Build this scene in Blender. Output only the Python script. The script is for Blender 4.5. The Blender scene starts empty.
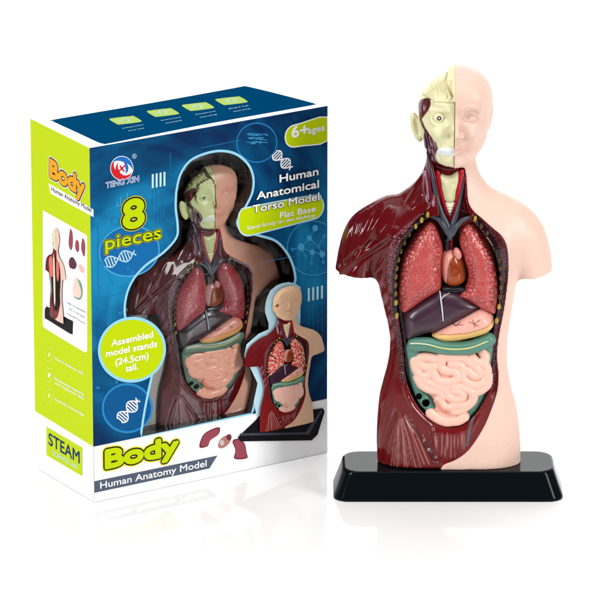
import bpy, math, random
import numpy as np
from mathutils import Vector
from mathutils.geometry import tessellate_polygon
random.seed(4); RNG = np.random.default_rng(7)

# ------------------------------------------------------------------ camera, world, lights
S = 0.00055                       # one working unit in metres (the torso stands 24.5 cm tall)
E = math.radians(18.5); CE, SE = math.cos(E), math.sin(E); TE = SE/CE
D = 5500.0; ZT = 202.1
sc = bpy.context.scene; C = sc.collection
cam_d = bpy.data.cameras.new('camera'); cam = bpy.data.objects.new('camera', cam_d); C.objects.link(cam)
CAM = np.array([0.0, -D*CE, ZT + D*SE])
cam.location = CAM*S; cam.rotation_euler = (math.pi/2 - E, 0, 0)
cam_d.sensor_width = 36; cam_d.lens = 36*D/600; cam_d.clip_start = 0.05; cam_d.clip_end = 100
sc.camera = cam
w = bpy.data.worlds.new('World'); sc.world = w; w.use_nodes = True
w.node_tree.nodes['Background'].inputs[0].default_value = (1, 1, 1, 1)
w.node_tree.nodes['Background'].inputs[1].default_value = 0.12
def area(name, loc, tgt, sx, sy, power, col=(1, 1, 1)):
    l = bpy.data.lights.new(name, 'AREA'); l.shape = 'RECTANGLE'; l.size = sx*S; l.size_y = sy*S; l.energy = power; l.color = col
    o = bpy.data.objects.new(name, l); C.objects.link(o); o.location = Vector(loc)*S
    o.rotation_euler = (Vector(tgt)-Vector(loc)).to_track_quat('-Z', 'Y').to_euler()
    return o
area('key_softbox', (-2050, -1550, 1350), (0, 0, 180), 620, 1300, 14.0)
area('fill_softbox', (2150, -1500, 1050), (60, 0, 180), 620, 1300, 14.5)
area('top_softbox', (0, -200, 3200), (0, 0, 0), 3600, 3600, 15.0)
area('backdrop_light', (0, 2300, 2600), (0, 3700, 900), 5000, 1000, 60.0)
fl_ = area('added_floor_fill', (0, -560, 1500), (0, -420, 0), 1600, 350, 0.62); fl_.data.spread = math.radians(75)  # added fill lamp, only there to whiten the floor ahead of the objects
sc.view_settings.view_transform = 'Standard'; sc.view_settings.look = 'None'
sc.view_settings.exposure = 0; sc.view_settings.gamma = 1
sc.render.engine = 'CYCLES'
sc.cycles.use_denoising = True
sc.cycles.max_bounces = 6; sc.cycles.transparent_max_bounces = 12
sc.cycles.sample_clamp_indirect = 5

# ------------------------------------------------------------------ projection helpers
def ray(u, y):
    u = np.asarray(u, float); y = np.asarray(y, float)
    a = u-300; b = 300-y
    return np.stack([a+0*b, D*CE + b*SE, -D*SE + b*CE], -1)
def at(u, y, Y):
    """point of the photograph pixel (u, y) on the upright plane at depth Y"""
    d = ray(u, y); t = (Y-CAM[1])/d[..., 1]
    return CAM + d*np.asarray(t)[..., None]
def proj(P):
    q = P-CAM
    dep = q[:, 1]*CE - q[:, 2]*SE
    return 300 + q[:, 0]*D/dep, 300 - (q[:, 1]*SE+q[:, 2]*CE)*D/dep
def spl(pts, n=5, closed=True):
    """Catmull-Rom smoothing"""
    P = np.array(pts, float); m = len(P); out = []
    rng_ = range(m) if closed else range(m-1)
    for i in rng_:
        if closed: a, b, c, d = P[i-1], P[i], P[(i+1) % m], P[(i+2) % m]
        else: a, b, c, d = P[max(i-1, 0)], P[i], P[i+1], P[min(i+2, m-1)]
        for k in range(n):
            t = k/n
            out.append(.5*((2*b)+(-a+c)*t+(2*a-5*b+4*c-d)*t*t+(-a+3*b-3*c+d)*t**3))
    if not closed: out.append(P[-1])
    return np.array(out)
def psd(poly, X, Z):
    """signed distance to a polygon, negative inside"""
    P = np.asarray(poly, float); n = len(P)
    d = np.full(X.shape, 1e18, np.float32); s = np.ones(X.shape, np.float32)
    for i in range(n):
        a = P[i]; b = P[i-1]; e = b-a
        wx = X-a[0]; wz = Z-a[1]
        t = np.clip((wx*e[0]+wz*e[1])/max(e@e, 1e-9), 0, 1)
        bx = wx-e[0]*t; bz = wz-e[1]*t
        d = np.minimum(d, bx*bx+bz*bz)
        c1 = Z >= a[1]; c2 = Z < b[1]; c3 = e[0]*wz > e[1]*wx
        s = np.where((c1 & c2 & c3) | (~c1 & ~c2 & ~c3), -s, s)
    return s*np.sqrt(d)
def ldist(path, X, Z):
    P = np.asarray(path, float); d = np.full(X.shape, 1e18)
    for i in range(len(P)-1):
        a = P[i]; e = P[i+1]-a
        t = np.clip(((X-a[0])*e[0]+(Z-a[1])*e[1])/max(e@e, 1e-9), 0, 1)
        d = np.minimum(d, (X-a[0]-e[0]*t)**2+(Z-a[1]-e[1]*t)**2)
    return np.sqrt(d)
def xz(poly, Y):
    P = at(np.array(poly)[:, 0], np.array(poly)[:, 1], Y)
    return P[:, [0, 2]]
def ss(a, b, x):
    t = np.clip((x-a)/(b-a), 0, 1); return t*t*(3-2*t)
def smin(a, b, k):
    h = np.clip(.5+.5*(b-a)/k, 0, 1); return b*(1-h)+a*h-k*h*(1-h)
def h2(ix, iy, s=0):
    v = (ix.astype(np.int64)*374761393 + iy.astype(np.int64)*668265263 + s*974634777) & 0x7fffffff
    v = ((v ^ (v >> 13))*1274126177) & 0x7fffffff
    return ((v ^ (v >> 16)) & 0xffff)/65535.0
def vn(x, y, s=0):
    ix = np.floor(x); iy = np.floor(y); fx = x-ix; fy = y-iy
    fx = fx*fx*(3-2*fx); fy = fy*fy*(3-2*fy)
    a = h2(ix, iy, s); b = h2(ix+1, iy, s); c = h2(ix, iy+1, s); d = h2(ix+1, iy+1, s)
    return (a*(1-fx)+b*fx)*(1-fy)+(c*(1-fx)+d*fx)*fy
def fbm(x, y, s=0):
    return (vn(x, y, s)+.5*vn(2*x, 2*y, s+1)+.25*vn(4*x, 4*y, s+2))/1.75
def voro(x, y, s=0):
    ix = np.floor(x); iy = np.floor(y); f1 = np.full(x.shape, 9.); f2_ = np.full(x.shape, 9.)
    for i in (-1, 0, 1):
        for j in (-1, 0, 1):
            px = ix+i+h2(ix+i, iy+j, s); py = iy+j+h2(ix+i, iy+j, s+9)
            d = np.sqrt((px-x)**2+(py-y)**2)
            f2_ = np.where(d < f1, f1, np.minimum(f2_, d)); f1 = np.minimum(f1, d)
    return f1, f2_
def srgb(r, g, b):
    return tuple(((c/255)/12.92 if c/255 <= .04045 else ((c/255+.055)/1.055)**2.4) for c in (r, g, b))

# ------------------------------------------------------------------ materials
def mat(name, col=(.8, .8, .8), rough=.4, spec=.5, coat=0., coat_r=.08, attr=False, sss=0., sss_r=(1, .4, .3), bump=None, tint=None):
    m = bpy.data.materials.new(name); m.use_nodes = True; nt = m.node_tree
    b = nt.nodes['Principled BSDF']
    b.inputs['Base Color'].default_value = (*col, 1); b.inputs['Roughness'].default_value = rough
    b.inputs['Specular IOR Level'].default_value = spec
    b.inputs['Coat Weight'].default_value = coat; b.inputs['Coat Roughness'].default_value = coat_r
    if sss:
        b.inputs['Subsurface Weight'].default_value = sss; b.inputs['Subsurface Radius'].default_value = sss_r
        b.inputs['Subsurface Scale'].default_value = 3*S
    tc = nt.nodes.new('ShaderNodeTexCoord')
    n = nt.nodes.new('ShaderNodeTexNoise'); n.inputs['Scale'].default_value = 420; n.inputs['Detail'].default_value = 4
    nt.links.new(tc.outputs['Object'], n.inputs['Vector'])
    src = None
    if attr:
        a = nt.nodes.new('ShaderNodeVertexColor'); a.layer_name = 'Col'; src = a.outputs['Color']
        mx = nt.nodes.new('ShaderNodeMix'); mx.data_type = 'RGBA'; mx.blend_type = 'MULTIPLY'; mx.inputs[0].default_value = .25
        nt.links.new(src, mx.inputs[6]); nt.links.new(n.outputs['Color'], mx.inputs[7])
        mr = nt.nodes.new('ShaderNodeMapRange'); mr.inputs['To Min'].default_value = .75; mr.inputs['To Max'].default_value = 1.1
        nt.links.new(n.outputs['Fac'], mr.inputs[0]); nt.links.new(mr.outputs[0], mx.inputs[7])
        last = mx.outputs[2]
        if tint:
            m2 = nt.nodes.new('ShaderNodeMix'); m2.data_type = 'RGBA'; m2.blend_type = 'MULTIPLY'; m2.inputs[0].default_value = 1
            m2.inputs[7].default_value = (*tint, 1); nt.links.new(last, m2.inputs[6]); last = m2.outputs[2]
        nt.links.new(last, b.inputs['Base Color'])
    mr = nt.nodes.new('ShaderNodeMapRange'); mr.inputs['To Min'].default_value = rough*.8; mr.inputs['To Max'].default_value = rough*1.25
    nt.links.new(n.outputs['Fac'], mr.inputs[0]); nt.links.new(mr.outputs[0], b.inputs['Roughness'])
    if bump:
        bn = nt.nodes.new('ShaderNodeTexNoise'); bn.inputs['Scale'].default_value = bump[0]; bn.inputs['Detail'].default_value = 3
        nt.links.new(tc.outputs['Object'], bn.inputs['Vector'])
        bm = nt.nodes.new('ShaderNodeBump'); bm.inputs['Strength'].default_value = bump[1]; bm.inputs['Distance'].default_value = S
        nt.links.new(bn.outputs['Fac'], bm.inputs['Height']); nt.links.new(bm.outputs[0], b.inputs['Normal'])
    return m
M_skin = mat('painted_skin_plastic', rough=.42, spec=.35, attr=True, sss=.1, bump=(500, .06))
M_bone = mat('cream_plastic', rough=.33, spec=.45, attr=True, sss=.15, bump=(700, .08))
M_gloss = mat('glossy_painted_plastic', rough=.24, spec=.05, coat=.62, coat_r=.07, attr=True, bump=(900, .1))
M_lung = mat('lung_plastic', rough=.34, spec=.4, coat=.6, coat_r=.17, attr=True, bump=(1200, .15))
M_liver = mat('satin_dark_plastic', rough=.36, spec=.3, coat=.5, coat_r=.2, attr=True, bump=(900, .1))
M_soft = mat('satin_painted_plastic', rough=.3, spec=.4, attr=True, sss=.12)
M_base = mat('black_gloss_plastic', srgb(8, 14, 17), rough=.08, spec=.09, bump=(60, .02))
M_white = mat('white_card', (.93, .93, .93), rough=.4, spec=.15)
M_tray = mat('black_tray', (.012, .011, .012), rough=.18, spec=.6, bump=(150, .6))
def pm(name, r, g, b, rough=.4, spec=.06): return mat(name, srgb(r, g, b), rough=rough, spec=spec)

# ------------------------------------------------------------------ mesh builders
def link(name, me, m, parent=None):
    o = bpy.data.objects.new(name, me); C.objects.link(o)
    if m: me.materials.append(m)
    if parent: o.parent = parent
    return o
def mesh_np(name, V, F, smooth=True):
    me = bpy.data.meshes.new(name); V = np.asarray(V, np.float32); F = np.asarray(F, np.int32); k = F.shape[1]
    me.vertices.add(len(V)); me.vertices.foreach_set('co', V.ravel())
    me.loops.add(F.size); me.loops.foreach_set('vertex_index', F.ravel())
    me.polygons.add(len(F)); me.polygons.foreach_set('loop_start', np.arange(0, F.size, k, dtype=np.int32))
    me.update(calc_edges=True); me.validate()
    me.polygons.foreach_set('use_smooth', np.full(len(me.polygons), smooth)); me.update()
    return me
def net(f, mn, h):
    """naive surface nets over a regular grid"""
    s = f < 0
    c = [(i, j, k) for i in (0, 1) for j in (0, 1) for k in (0, 1)]
    nx, ny, nz = f.shape
    cnt = np.zeros((nx-1, ny-1, nz-1), np.int8)
    for i, j, k in c: cnt += s[i:nx-1+i, j:ny-1+j, k:nz-1+k]
    act = np.argwhere((cnt > 0) & (cnt < 8))
    idx = np.full(cnt.shape, -1, np.int32); idx[act[:, 0], act[:, 1], act[:, 2]] = np.arange(len(act))
    val = {q: f[act[:, 0]+q[0], act[:, 1]+q[1], act[:, 2]+q[2]] for q in c}
    acc = np.zeros((len(act), 3)); n = np.zeros(len(act))
    for q in c:
        for ax in range(3):
            if q[ax] == 0:
                r = list(q); r[ax] = 1; r = tuple(r); a = val[q]; b = val[r]; mk = (a < 0) != (b < 0)
                t = np.where(mk, a/np.where(mk, a-b, 1), 0)
                p = np.tile(np.array(q, float), (len(act), 1)); p[:, ax] = t
                acc += p*mk[:, None]; n += mk
    V = (act + acc/n[:, None])*h + np.array(mn)
    Fs = []
    for ax in range(3):
        a1, a2 = [(1, 2), (2, 0), (0, 1)][ax]
        sl0 = [slice(1, None)]*3; sl0[ax] = slice(0, -1); sl1 = [slice(1, None)]*3; sl1[ax] = slice(1, None)
        A = s[tuple(sl0)]; B = s[tuple(sl1)]
        e = np.argwhere(A != B); off = np.ones(3, int); off[ax] = 0; e0 = e+off
        keep = (e0[:, a1] < f.shape[a1]-1) & (e0[:, a2] < f.shape[a2]-1); e = e[keep]; e0 = e0[keep]
        ins = A[e[:, 0], e[:, 1], e[:, 2]]
        def g(d1, d2):
            q = e0.copy(); q[:, a1] += d1; q[:, a2] += d2; return idx[q[:, 0], q[:, 1], q[:, 2]]
        Q = np.stack([g(-1, -1), g(0, -1), g(0, 0), g(-1, 0)], 1)
        Q = np.where(ins[:, None], Q, Q[:, ::-1]); Fs.append(Q)
    F = np.concatenate(Fs); F = F[(F >= 0).all(1)]
    return V, F
class Grid:
    def __init__(s, x0, x1, y0, y1, z0, z1, h):
        s.h = h; s.xs = np.arange(x0, x1, h, dtype=np.float32); s.ys = np.arange(y0, y1, h, dtype=np.float32); s.zs = np.arange(z0, z1, h, dtype=np.float32)
        s.x = s.xs[:, None, None]; s.y = s.ys[None, :, None]; s.z = s.zs[None, None, :]; s.mn = (x0, y0, z0)
        s.X2, s.Z2 = np.meshgrid(s.xs, s.zs, indexing='ij')
    def flat(s, poly):            # prism along the depth axis, polygon already in (x, z)
        return psd(poly, s.X2, s.Z2)[:, None, :].astype(np.float32)
    def sight(s, poly):           # prism along the slanted line of sight (polygon given for depth 0)
        z0 = s.zs[0]-60; zz = np.arange(z0, s.zs[-1]+60, s.h, dtype=np.float32)
        X, Z = np.meshgrid(s.xs, zz, indexing='ij'); T = psd(poly, X, Z).astype(np.float32)
        out = np.empty((len(s.xs), len(s.ys), len(s.zs)), np.float32)
        for j, y in enumerate(s.ys):
            q = (s.zs + y*TE - z0)/s.h; i = np.floor(q).astype(int); fr = q-i
            out[:, j, :] = T[:, i]*(1-fr)+T[:, i+1]*fr
        return out
    def net(s, f): return net(f.astype(np.float32), s.mn, s.h)

ROOT = np.array([148., 0., 0.])
def finish(name, V, F, paint, m, parent, relief=None):
    """make one part: optional carved relief along the normal, painted colours, plastic material"""
    U, W = proj(V)
    if relief is not None:
        me = mesh_np(name, V, F); N = np.empty(len(V)*3, np.float32); me.vertices.foreach_get('normal', N); N = N.reshape(-1, 3)
        V = V + N*(relief(V, U, W, N)*ss(-.15, -.5, N[:, 1]))[:, None]; bpy.data.meshes.remove(me)
    me = mesh_np(name, (V-ROOT)*S, F)
    col = np.ones((len(V), 4), np.float32); col[:, :3] = paint(V, U, W)
    a = me.color_attributes.new('Col', 'FLOAT_COLOR', 'POINT'); a.data.foreach_set('color', col.ravel())
    PARTS.append((name, V, F, col))
    return link(name, me, m, parent)
PARTS = []
def flatcol(c): return lambda V, U, W: np.tile(np.array(c), (len(V), 1))
def lay(base, k, c): return base*(1-k[:, None]) + np.array(c)*k[:, None]
def blur2(a, n):
    for _ in range(n):
        a = (np.pad(a, ((1, 0), (0, 0)), 'edge')[:-1]+np.pad(a, ((0, 1), (0, 0)), 'edge')[1:]+2*a)/4
        a = (np.pad(a, ((0, 0), (1, 0)), 'edge')[:, :-1]+np.pad(a, ((0, 0), (0, 1)), 'edge')[:, 1:]+2*a)/4
    return a
def inflate(d2, B, R, y, yc, sm=10):
    d = -d2; b = blur2(d, sm); k = ss(1, 9, d); d = d*(1-k)+b*k
    q = np.minimum(d/R, 1)
    Bm = B if np.isscalar(B) else B[:, None, :]
    Bn = np.maximum(Bm, 4)
    return (np.sqrt(((y-yc)/Bn)**2 + ((1-q)**2)[:, None, :])-1)*np.minimum(Bn, R)
def ell(x, y, z, c, r):
    a = (x-c[0]); b = (y-c[1]); d = (z-c[2])
    k0 = np.sqrt((a/r[0])**2+(b/r[1])**2+(d/r[2])**2); k1 = np.sqrt((a/r[0]**2)**2+(b/r[1]**2)**2+(d/r[2]**2)**2)+1e-6
    return k0*(k0-1)/k1
def cap(x, y, z, a, b, ra, rb):
    a = np.array(a, float); b = np.array(b, float); e = b-a
    t = np.clip(((x-a[0])*e[0]+(y-a[1])*e[1]+(z-a[2])*e[2])/max(e@e, 1e-9), 0, 1)
    return np.sqrt((x-a[0]-e[0]*t)**2+(y-a[1]-e[1]*t)**2+(z-a[2]-e[2]*t)**2)-(ra+(rb-ra)*t)
def box_of(P, pad, ylo, yhi, h):
    return Grid(P[:, 0].min()-pad, P[:, 0].max()+pad, ylo, yhi, P[:, 1].min()-pad, P[:, 1].max()+pad, h)
def pillow(name, poly, yb, T, R, paint, m, parent, h=.7, relief=None, n=4, hook=None, sm=8):
    P = xz(spl(poly, n), yb); g = box_of(P, 3, yb-T-4, yb+6, h)
    f = inflate(psd(P, g.X2, g.Z2).astype(np.float32), T, R, g.y, yb, sm)
    f = np.maximum(f, g.y-(yb+3))
    if hook: f = hook(g, f)
    V, F = g.net(f); return finish(name, V, F, paint, m, parent, relief)
def tube(pts, rad, n=12, flat=1.0):
    """swept tube with round ends as vertex and quad arrays"""
    P = np.asarray(pts, float); r = np.interp(np.linspace(0, 1, len(P)), np.linspace(0, 1, len(np.atleast_1d(rad))), np.atleast_1d(rad)) if np.ndim(rad) else np.full(len(P), rad)
    T = np.gradient(P, axis=0); T /= np.linalg.norm(T, axis=1)[:, None]+1e-9
    rings = [(P[0]-T[0]*r[0]*.9, T[0], r[0]*.05), (P[0]-T[0]*r[0]*.6, T[0], r[0]*.7)]+[(P[i], T[i], r[i]) for i in range(len(P))]+[(P[-1]+T[-1]*r[-1]*.6, T[-1], r[-1]*.7), (P[-1]+T[-1]*r[-1]*.9, T[-1], r[-1]*.05)]
    V = []; up = np.array([0, 1., 0])
    for c, t, rr in rings:
        a = np.cross(t, up); a /= np.linalg.norm(a)+1e-9; b = np.cross(a, t)
        for k in range(n):
            q = 2*math.pi*k/n; V.append(c+a*math.cos(q)*rr+b*math.sin(q)*rr*flat)
    F = [(i*n+k, (i+1)*n+k, (i+1)*n+(k+1) % n, i*n+(k+1) % n) for i in range(len(rings)-1) for k in range(n)]
    return np.array(V), np.array(F)
def p3(path, Y, n=4):
    """smooth pixel path (u, y[, depth]) to 3D"""
    A = np.array([p if len(p) == 3 else (*p, Y) for p in path], float)
    A = spl(A, n, False); return at(A[:, 0], A[:, 1], A[:, 2])
def tube_part(name, path, Y, rad, col, m, parent, n=4, flat=1.0):
    V, F = tube(p3(path, Y, n), rad, 12, flat); return finish(name, V, F, flatcol(col), m, parent)
def tag(o, label, cat, group=None):
    o['label'] = label; o['category'] = cat
    if group: o['group'] = group

# ------------------------------------------------------------------ the surface: white sweep
def build_floor():
    prof = [(-640, -60), (-640, -4), (-636, 0), (2600, 0)]+[(2600+1200*math.sin(a), 1200-1200*math.cos(a)) for a in np.linspace(.05, math.pi/2, 40)]+[(3800, 5000)]
    V = []; F = []
    for y, z in prof: V += [(-7000*S, y*S, z*S), (7000*S, y*S, z*S)]
    for i in range(len(prof)-1): F.append((2*i, 2*i+1, 2*i+3, 2*i+2))
    me = mesh_np('floor', V, F, False); m = mat('white_acrylic_sweep', (.88, .88, .88), rough=.07, spec=.5); m.node_tree.nodes['Principled BSDF'].inputs['IOR'].default_value = 1.5
    o = link('floor', me, m); o['kind'] = 'structure'; return o
build_floor()

# ------------------------------------------------------------------ anatomical torso
torso = bpy.data.objects.new('anatomy_torso', None); C.objects.link(torso); torso.location = Vector(ROOT)*S
tag(torso, 'standing anatomical torso half skinned in pale pink with open chest, on a black stand', 'anatomy model')
H = .8
HX = float(at(455, 120, -36)[0])

def build_base():
    # tapered slab with rounded plan corners and softened top edge
    f0 = at(333.5, 503, -36); f1 = at(563.5, 503, -36); cx = (f0[0]+f1[0])/2; hw = (f1[0]-f0[0])/2; hd = 36
    V = []; prof = [(0, -.6), (0, 1.2), (.5, 2.5), (8.6, 26), (9.3, 28), (10.3, 29.2), (12, 29.7)]
    n = 10
    def ring(inset, z, r=15):
        a, b = hw-inset, hd-inset*.55; out = []
        for cxs, cys, q0 in ((1, -1, -90), (1, 1, 0), (-1, 1, 90), (-1, -1, 180)):
            for k in range(n+1):
                q = math.radians(q0+90*k/n); out.append((cx+cxs*(a-r)+r*math.cos(q), cys*(b-r)+r*math.sin(q), z))
        return out
    for ins, z in prof: V += ring(ins, z+.6, 15)
    m_ = 4*(n+1); F = [(i*m_+k, i*m_+(k+1) % m_, (i+1)*m_+(k+1) % m_, (i+1)*m_+k) for i in range(len(prof)-1) for k in range(m_)]
    V = np.array(V); me = bpy.data.meshes.new('base'); top = tuple(range((len(prof)-1)*m_, len(prof)*m_)); bot = tuple(range(m_))[::-1]
    me.from_pydata([tuple(v) for v in (V-ROOT)*S], [], F+[top, bot]); me.update()
    for p in me.polygons: p.use_smooth = len(p.vertices) == 4
    o = link('base', me, M_base, torso); o['label'] = 'glossy black tapered plinth with rounded corners'
build_base()

TORSO = spl([(426,135),(425,155),(421.5,168),(416,178),(409,185),(399,192),(386,199),(372,206),(363,225),(366,250),(372,270),(377,285),(380.5,300),(385,318),(388,335),(388,350),(385.5,365),(381.5,380),(378,395),(376,415),(375,440),(376,460),(376.5,500),
    (519.5,500),(520,460),(519.7,440),(518,420),(515,402),(511,388),(508,372),(506.5,355),(507.5,335),(510.5,315),(513.5,298),(517,280),(526,262),(532,235),(520,207),(508,200),(498,192),(487,184),(480,174),(476,163),(475,150),(474,135)], 4)
ARM_L = spl([(392,196),(372,203),(360,209.5),(350,218.5),(343,231),(338.5,246),(335.5,262),(334,275),(334,310),(372,310),(375,285),(380,262),(400,240),(415,215)], 4)
ARM_R = spl([(500,196),(514,201.5),(526,207),(537,217),(545,231),(550,250),(552,266),(552.5,310),(518,310),(517,283),(510,264),(492,245),(480,210)], 4)
SKIN = [(455,30),(455,160),(455.5,166),(464,168.5),(466,182),(467.5,202),(473,212),(481,219),(492,229),(500,236),(505,245),(507,258),(507,275),(505,295),(502,315),(498,335),(496,355),(497.5,375),(496,392),(490,410),(482,428),(468,449),(455,459),(444,463.5),(440,468),(440,520),(620,520),(620,30)]
_k = [i for i, p in enumerate(SKIN) if p in ((464,168.5), (440,468))]
SKIN = SKIN[:_k[0]]+[tuple(p) for p in spl(SKIN[_k[0]:_k[1]+1], 4, False)]+SKIN[_k[1]+1:]
CAVITY = spl([(432,217),(421,222),(412,230),(405,239),(400,250),(397.5,262),(396.5,280),(396.5,300),(399,320),(402,340),(404,357),(405,373),(408,387),(413,399),(420,410),(428,418),(438,425),(450,428),(462,426),(474,417),(484,402),(490,386),(492.5,365),(492.5,345),(495,325),(498.5,305),(500,285),(499,268),(494,250),(487,238),(478,226),(468,219),(456,215),(444,215)], 3)
THROAT = spl([(437,172),(446,169),(463,169),(465,182),(466,202),(470,216),(456,222),(444,222),(439,210),(437,190)], 3)

def body_field(g):
    zb = np.interp(g.zs, [25, 60, 110, 160, 230, 280, 312, 335, 365], [24, 27, 28, 27, 32, 33, 27, 21, 20])
    B = np.tile(zb.astype(np.float32), (len(g.xs), 1))
    X, Z = g.X2, g.Z2
    for cx, s_ in ((ROOT[0]-38, 1), (ROOT[0]+44, 1)):
        B += 3.2*np.exp(-((X-cx)/26)**2-((Z-268)/22)**2)
    B += 2.0*np.exp(-((X-ROOT[0])/34)**2-((Z-70)/40)**2)
    B = B.astype(np.float32)
    f = inflate(psd(xz(TORSO, 0), X, Z).astype(np.float32), B, 40, g.y, 0.)
    for arm, cut in ((ARM_L, ((330, 274.2), (374, 280.5))), (ARM_R, ((556, 273.4), (517, 280.5)))):
        a = inflate(psd(xz(arm, 0), X, Z).astype(np.float32), 23., 24, g.y, 2.)
        p = at(cut[0][0], cut[0][1], -16); q = at(cut[1][0], cut[1][1], -16)
        zc = p[2]+(g.x-p[0])*(q[2]-p[2])/(q[0]-p[0])
        a = np.maximum(a, zc-g.z)
        f = smin(f, a, 7)
    return np.maximum(f, 30.6-g.z)

def head_field(x, y, z, skull=False):
    a = x-HX; z = z+4.5
    f = ell(a, y, z, (0, 5, 412), (37.5, 41, 36.5))
    f = smin(f, ell(a, y, z, (9, 0, 421), (27.5, 34, 26)), 5)
    f = smin(f, ell(a, y, z, (0, -3, 386), (33, 31.5, 34)), 10)
    f = smin(f, ell(a, y, z, (0, -19, 362), (15, 13, 10)), 8)
    f = smin(f, ell(a, y, z, (0, -28, 424), (25, 8, 14)), 14)                      # forehead
    f = smin(f, cap(np.abs(a), y, z, (15, -27.5, 389), (26, -17, 395), 7, 5), 7)     # cheekbones
    f = smin(f, cap(np.abs(a), y, z, (6, -34.2, 413.5), (23, -28, 414), 3.2, 2.6), 4)
    f = -smin(-f, ell(np.abs(a), y, z, (16, -40, 406.5), (10.5, 8.8, 7.5)), 4.5) if not skull else -smin(-f, ell(np.abs(a), y, z, (15.5, -37, 405.5), (10, 8, 8.5)), 3)
    if skull: return f
    f = smin(f, cap(a, y, z, (0, -34.5, 409), (0, -42.5, 391), 2.5, 3.9), 2.8)
    f = smin(f, ell(np.abs(a), y, z, (4.4, -36.6, 388.5), (3.4, 4, 3)), 2)
    f = -smin(-f, ell(np.abs(a), y, z, (3.4, -41, 385.6), (1.7, 2.5, 1.2)), 1.2)
    eye = ell(np.abs(a), y, z, (15.5, -24.6, 405), (7, 8, 6)); f = smin(f, eye, .6)
    f = smin(f, cap(np.abs(a), y, z, (1, -36.6, 376.6), (8.5, -32.6, 374.3), 2.2, .9), 1.2)
    f = smin(f, cap(np.abs(a), y, z, (0, -35.6, 371.6), (7.5, -32.4, 373), 2.2, .9), 1.6)
    f = -smin(-f, cap(np.abs(a), y, z, (0, -38.6, 374.2), (9, -34.4, 373.8), 1.0, .6), .8)
    f = smin(f, ell(a, y, z, (0, -30.5, 359.5), (7.5, 4, 5)), 4)
    return f

def build_skin():
    x0 = at(438, 300, 0)[0]; g = Grid(x0, at(556, 300, 0)[0], -51, 50, 27, 455, H)
    f = body_field(g)
    ki = np.searchsorted(g.zs, 335)
    hd = head_field(g.x, g.y, g.z[:, :, ki:])
    ear = ell(g.x-HX+.12*(391-g.z[:, :, ki:]), g.y, g.z[:, :, ki:], (34.6, 6, 392), (3., 8, 13))
    hd = smin(hd, ear, 5)
    f[:, :, ki:] = smin(f[:, :, ki:], hd, 5)
    skin = g.sight(xz(SKIN, 0)).copy()
    # the half head is split along the true mid plane
    m = HX-g.x
    top = g.z > 353
    pr = np.where(top & (g.y < 50), np.broadcast_to(m, skin.shape), skin)
    pr = np.where((g.z > 346) & (g.z <= 353), np.maximum(np.minimum(skin, m+0*skin), -9), pr)
    f = np.maximum(f-.3, pr)
    V, F = g.net(f)
    up = spl([(462.6,119),(465.5,115.8),(470,114.2),(474.5,115.2),(478,118.6)], 4, False); lo = spl([(462.6,119),(466.5,121),(471,121.6),(475,120.6),(478,118.6)], 4, False)
    eye = np.concatenate([up, lo[::-1]]); brow = spl([(460.5,110.5),(466,108),(473,107.6),(480,110.8)], 4, False); crease = spl([(463.5,114.5),(467,112.4),(472,111.6),(477,113.5)], 4, False)
    def paint(V, U, W):
        c = np.tile(np.array(srgb(231, 196, 179)), (len(V), 1))
        n = fbm(U/22, W/22, 3)
        c = lay(c, .3*n, srgb(228, 196, 183))
        edge = np.abs(psd(np.array(SKIN, float), U, W)); onf = (V[:, 1] < 5)
        c = lay(c, .5*ss(2.4, .6, edge)*onf*(W > 168), srgb(225, 150, 140))
        c = lay(c, .35*ss(6, 0, ldist([(456, 149.5), (468, 149.5)], U, W))*onf, srgb(225, 150, 140))
        for ln, kk in ((up, .45), (lo, .3), (crease, .3), (brow, .18)): c = lay(c, kk*ss(1.1, .2, ldist(ln, U, W))*onf, srgb(214, 140, 132))
        cut = ss(HX+.9, HX+.2, V[:, 0])*(V[:, 2] > 362); c = lay(c, .8*cut, srgb(225, 208, 170))
        return c
    def relief(V, U, W, N):
        if True:
            r = .95*ss(1.5, 0, ldist(up, U, W))+.6*ss(1.4, 0, ldist(lo, U, W))-.5*ss(1.3, 0, ldist(crease, U, W))+.7*ss(3.2, 0, ldist(brow, U, W))
            r += .5*ss(2.6, .8, np.hypot(U-470.2, W-117.8))-.4*ss(.9, .3, np.hypot(U-470.2, W-117.8))
            r -= .5*ss(1.4, 0, ldist([(463.5,135),(464.5,138.5),(462.5,140)], U, W))
            r -= .5*ss(2, 0, ldist([(457,157.5),(463,157)], U, W))
            r += .5*(fbm(U/7, W/9, 3)-.5)*(W > 175)
            return r
    o = finish('skin_half', V, F, paint, M_skin, torso, relief); o['label'] = 'pale pink skinned half with shoulder, face and hip'

build_skin()

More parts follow.
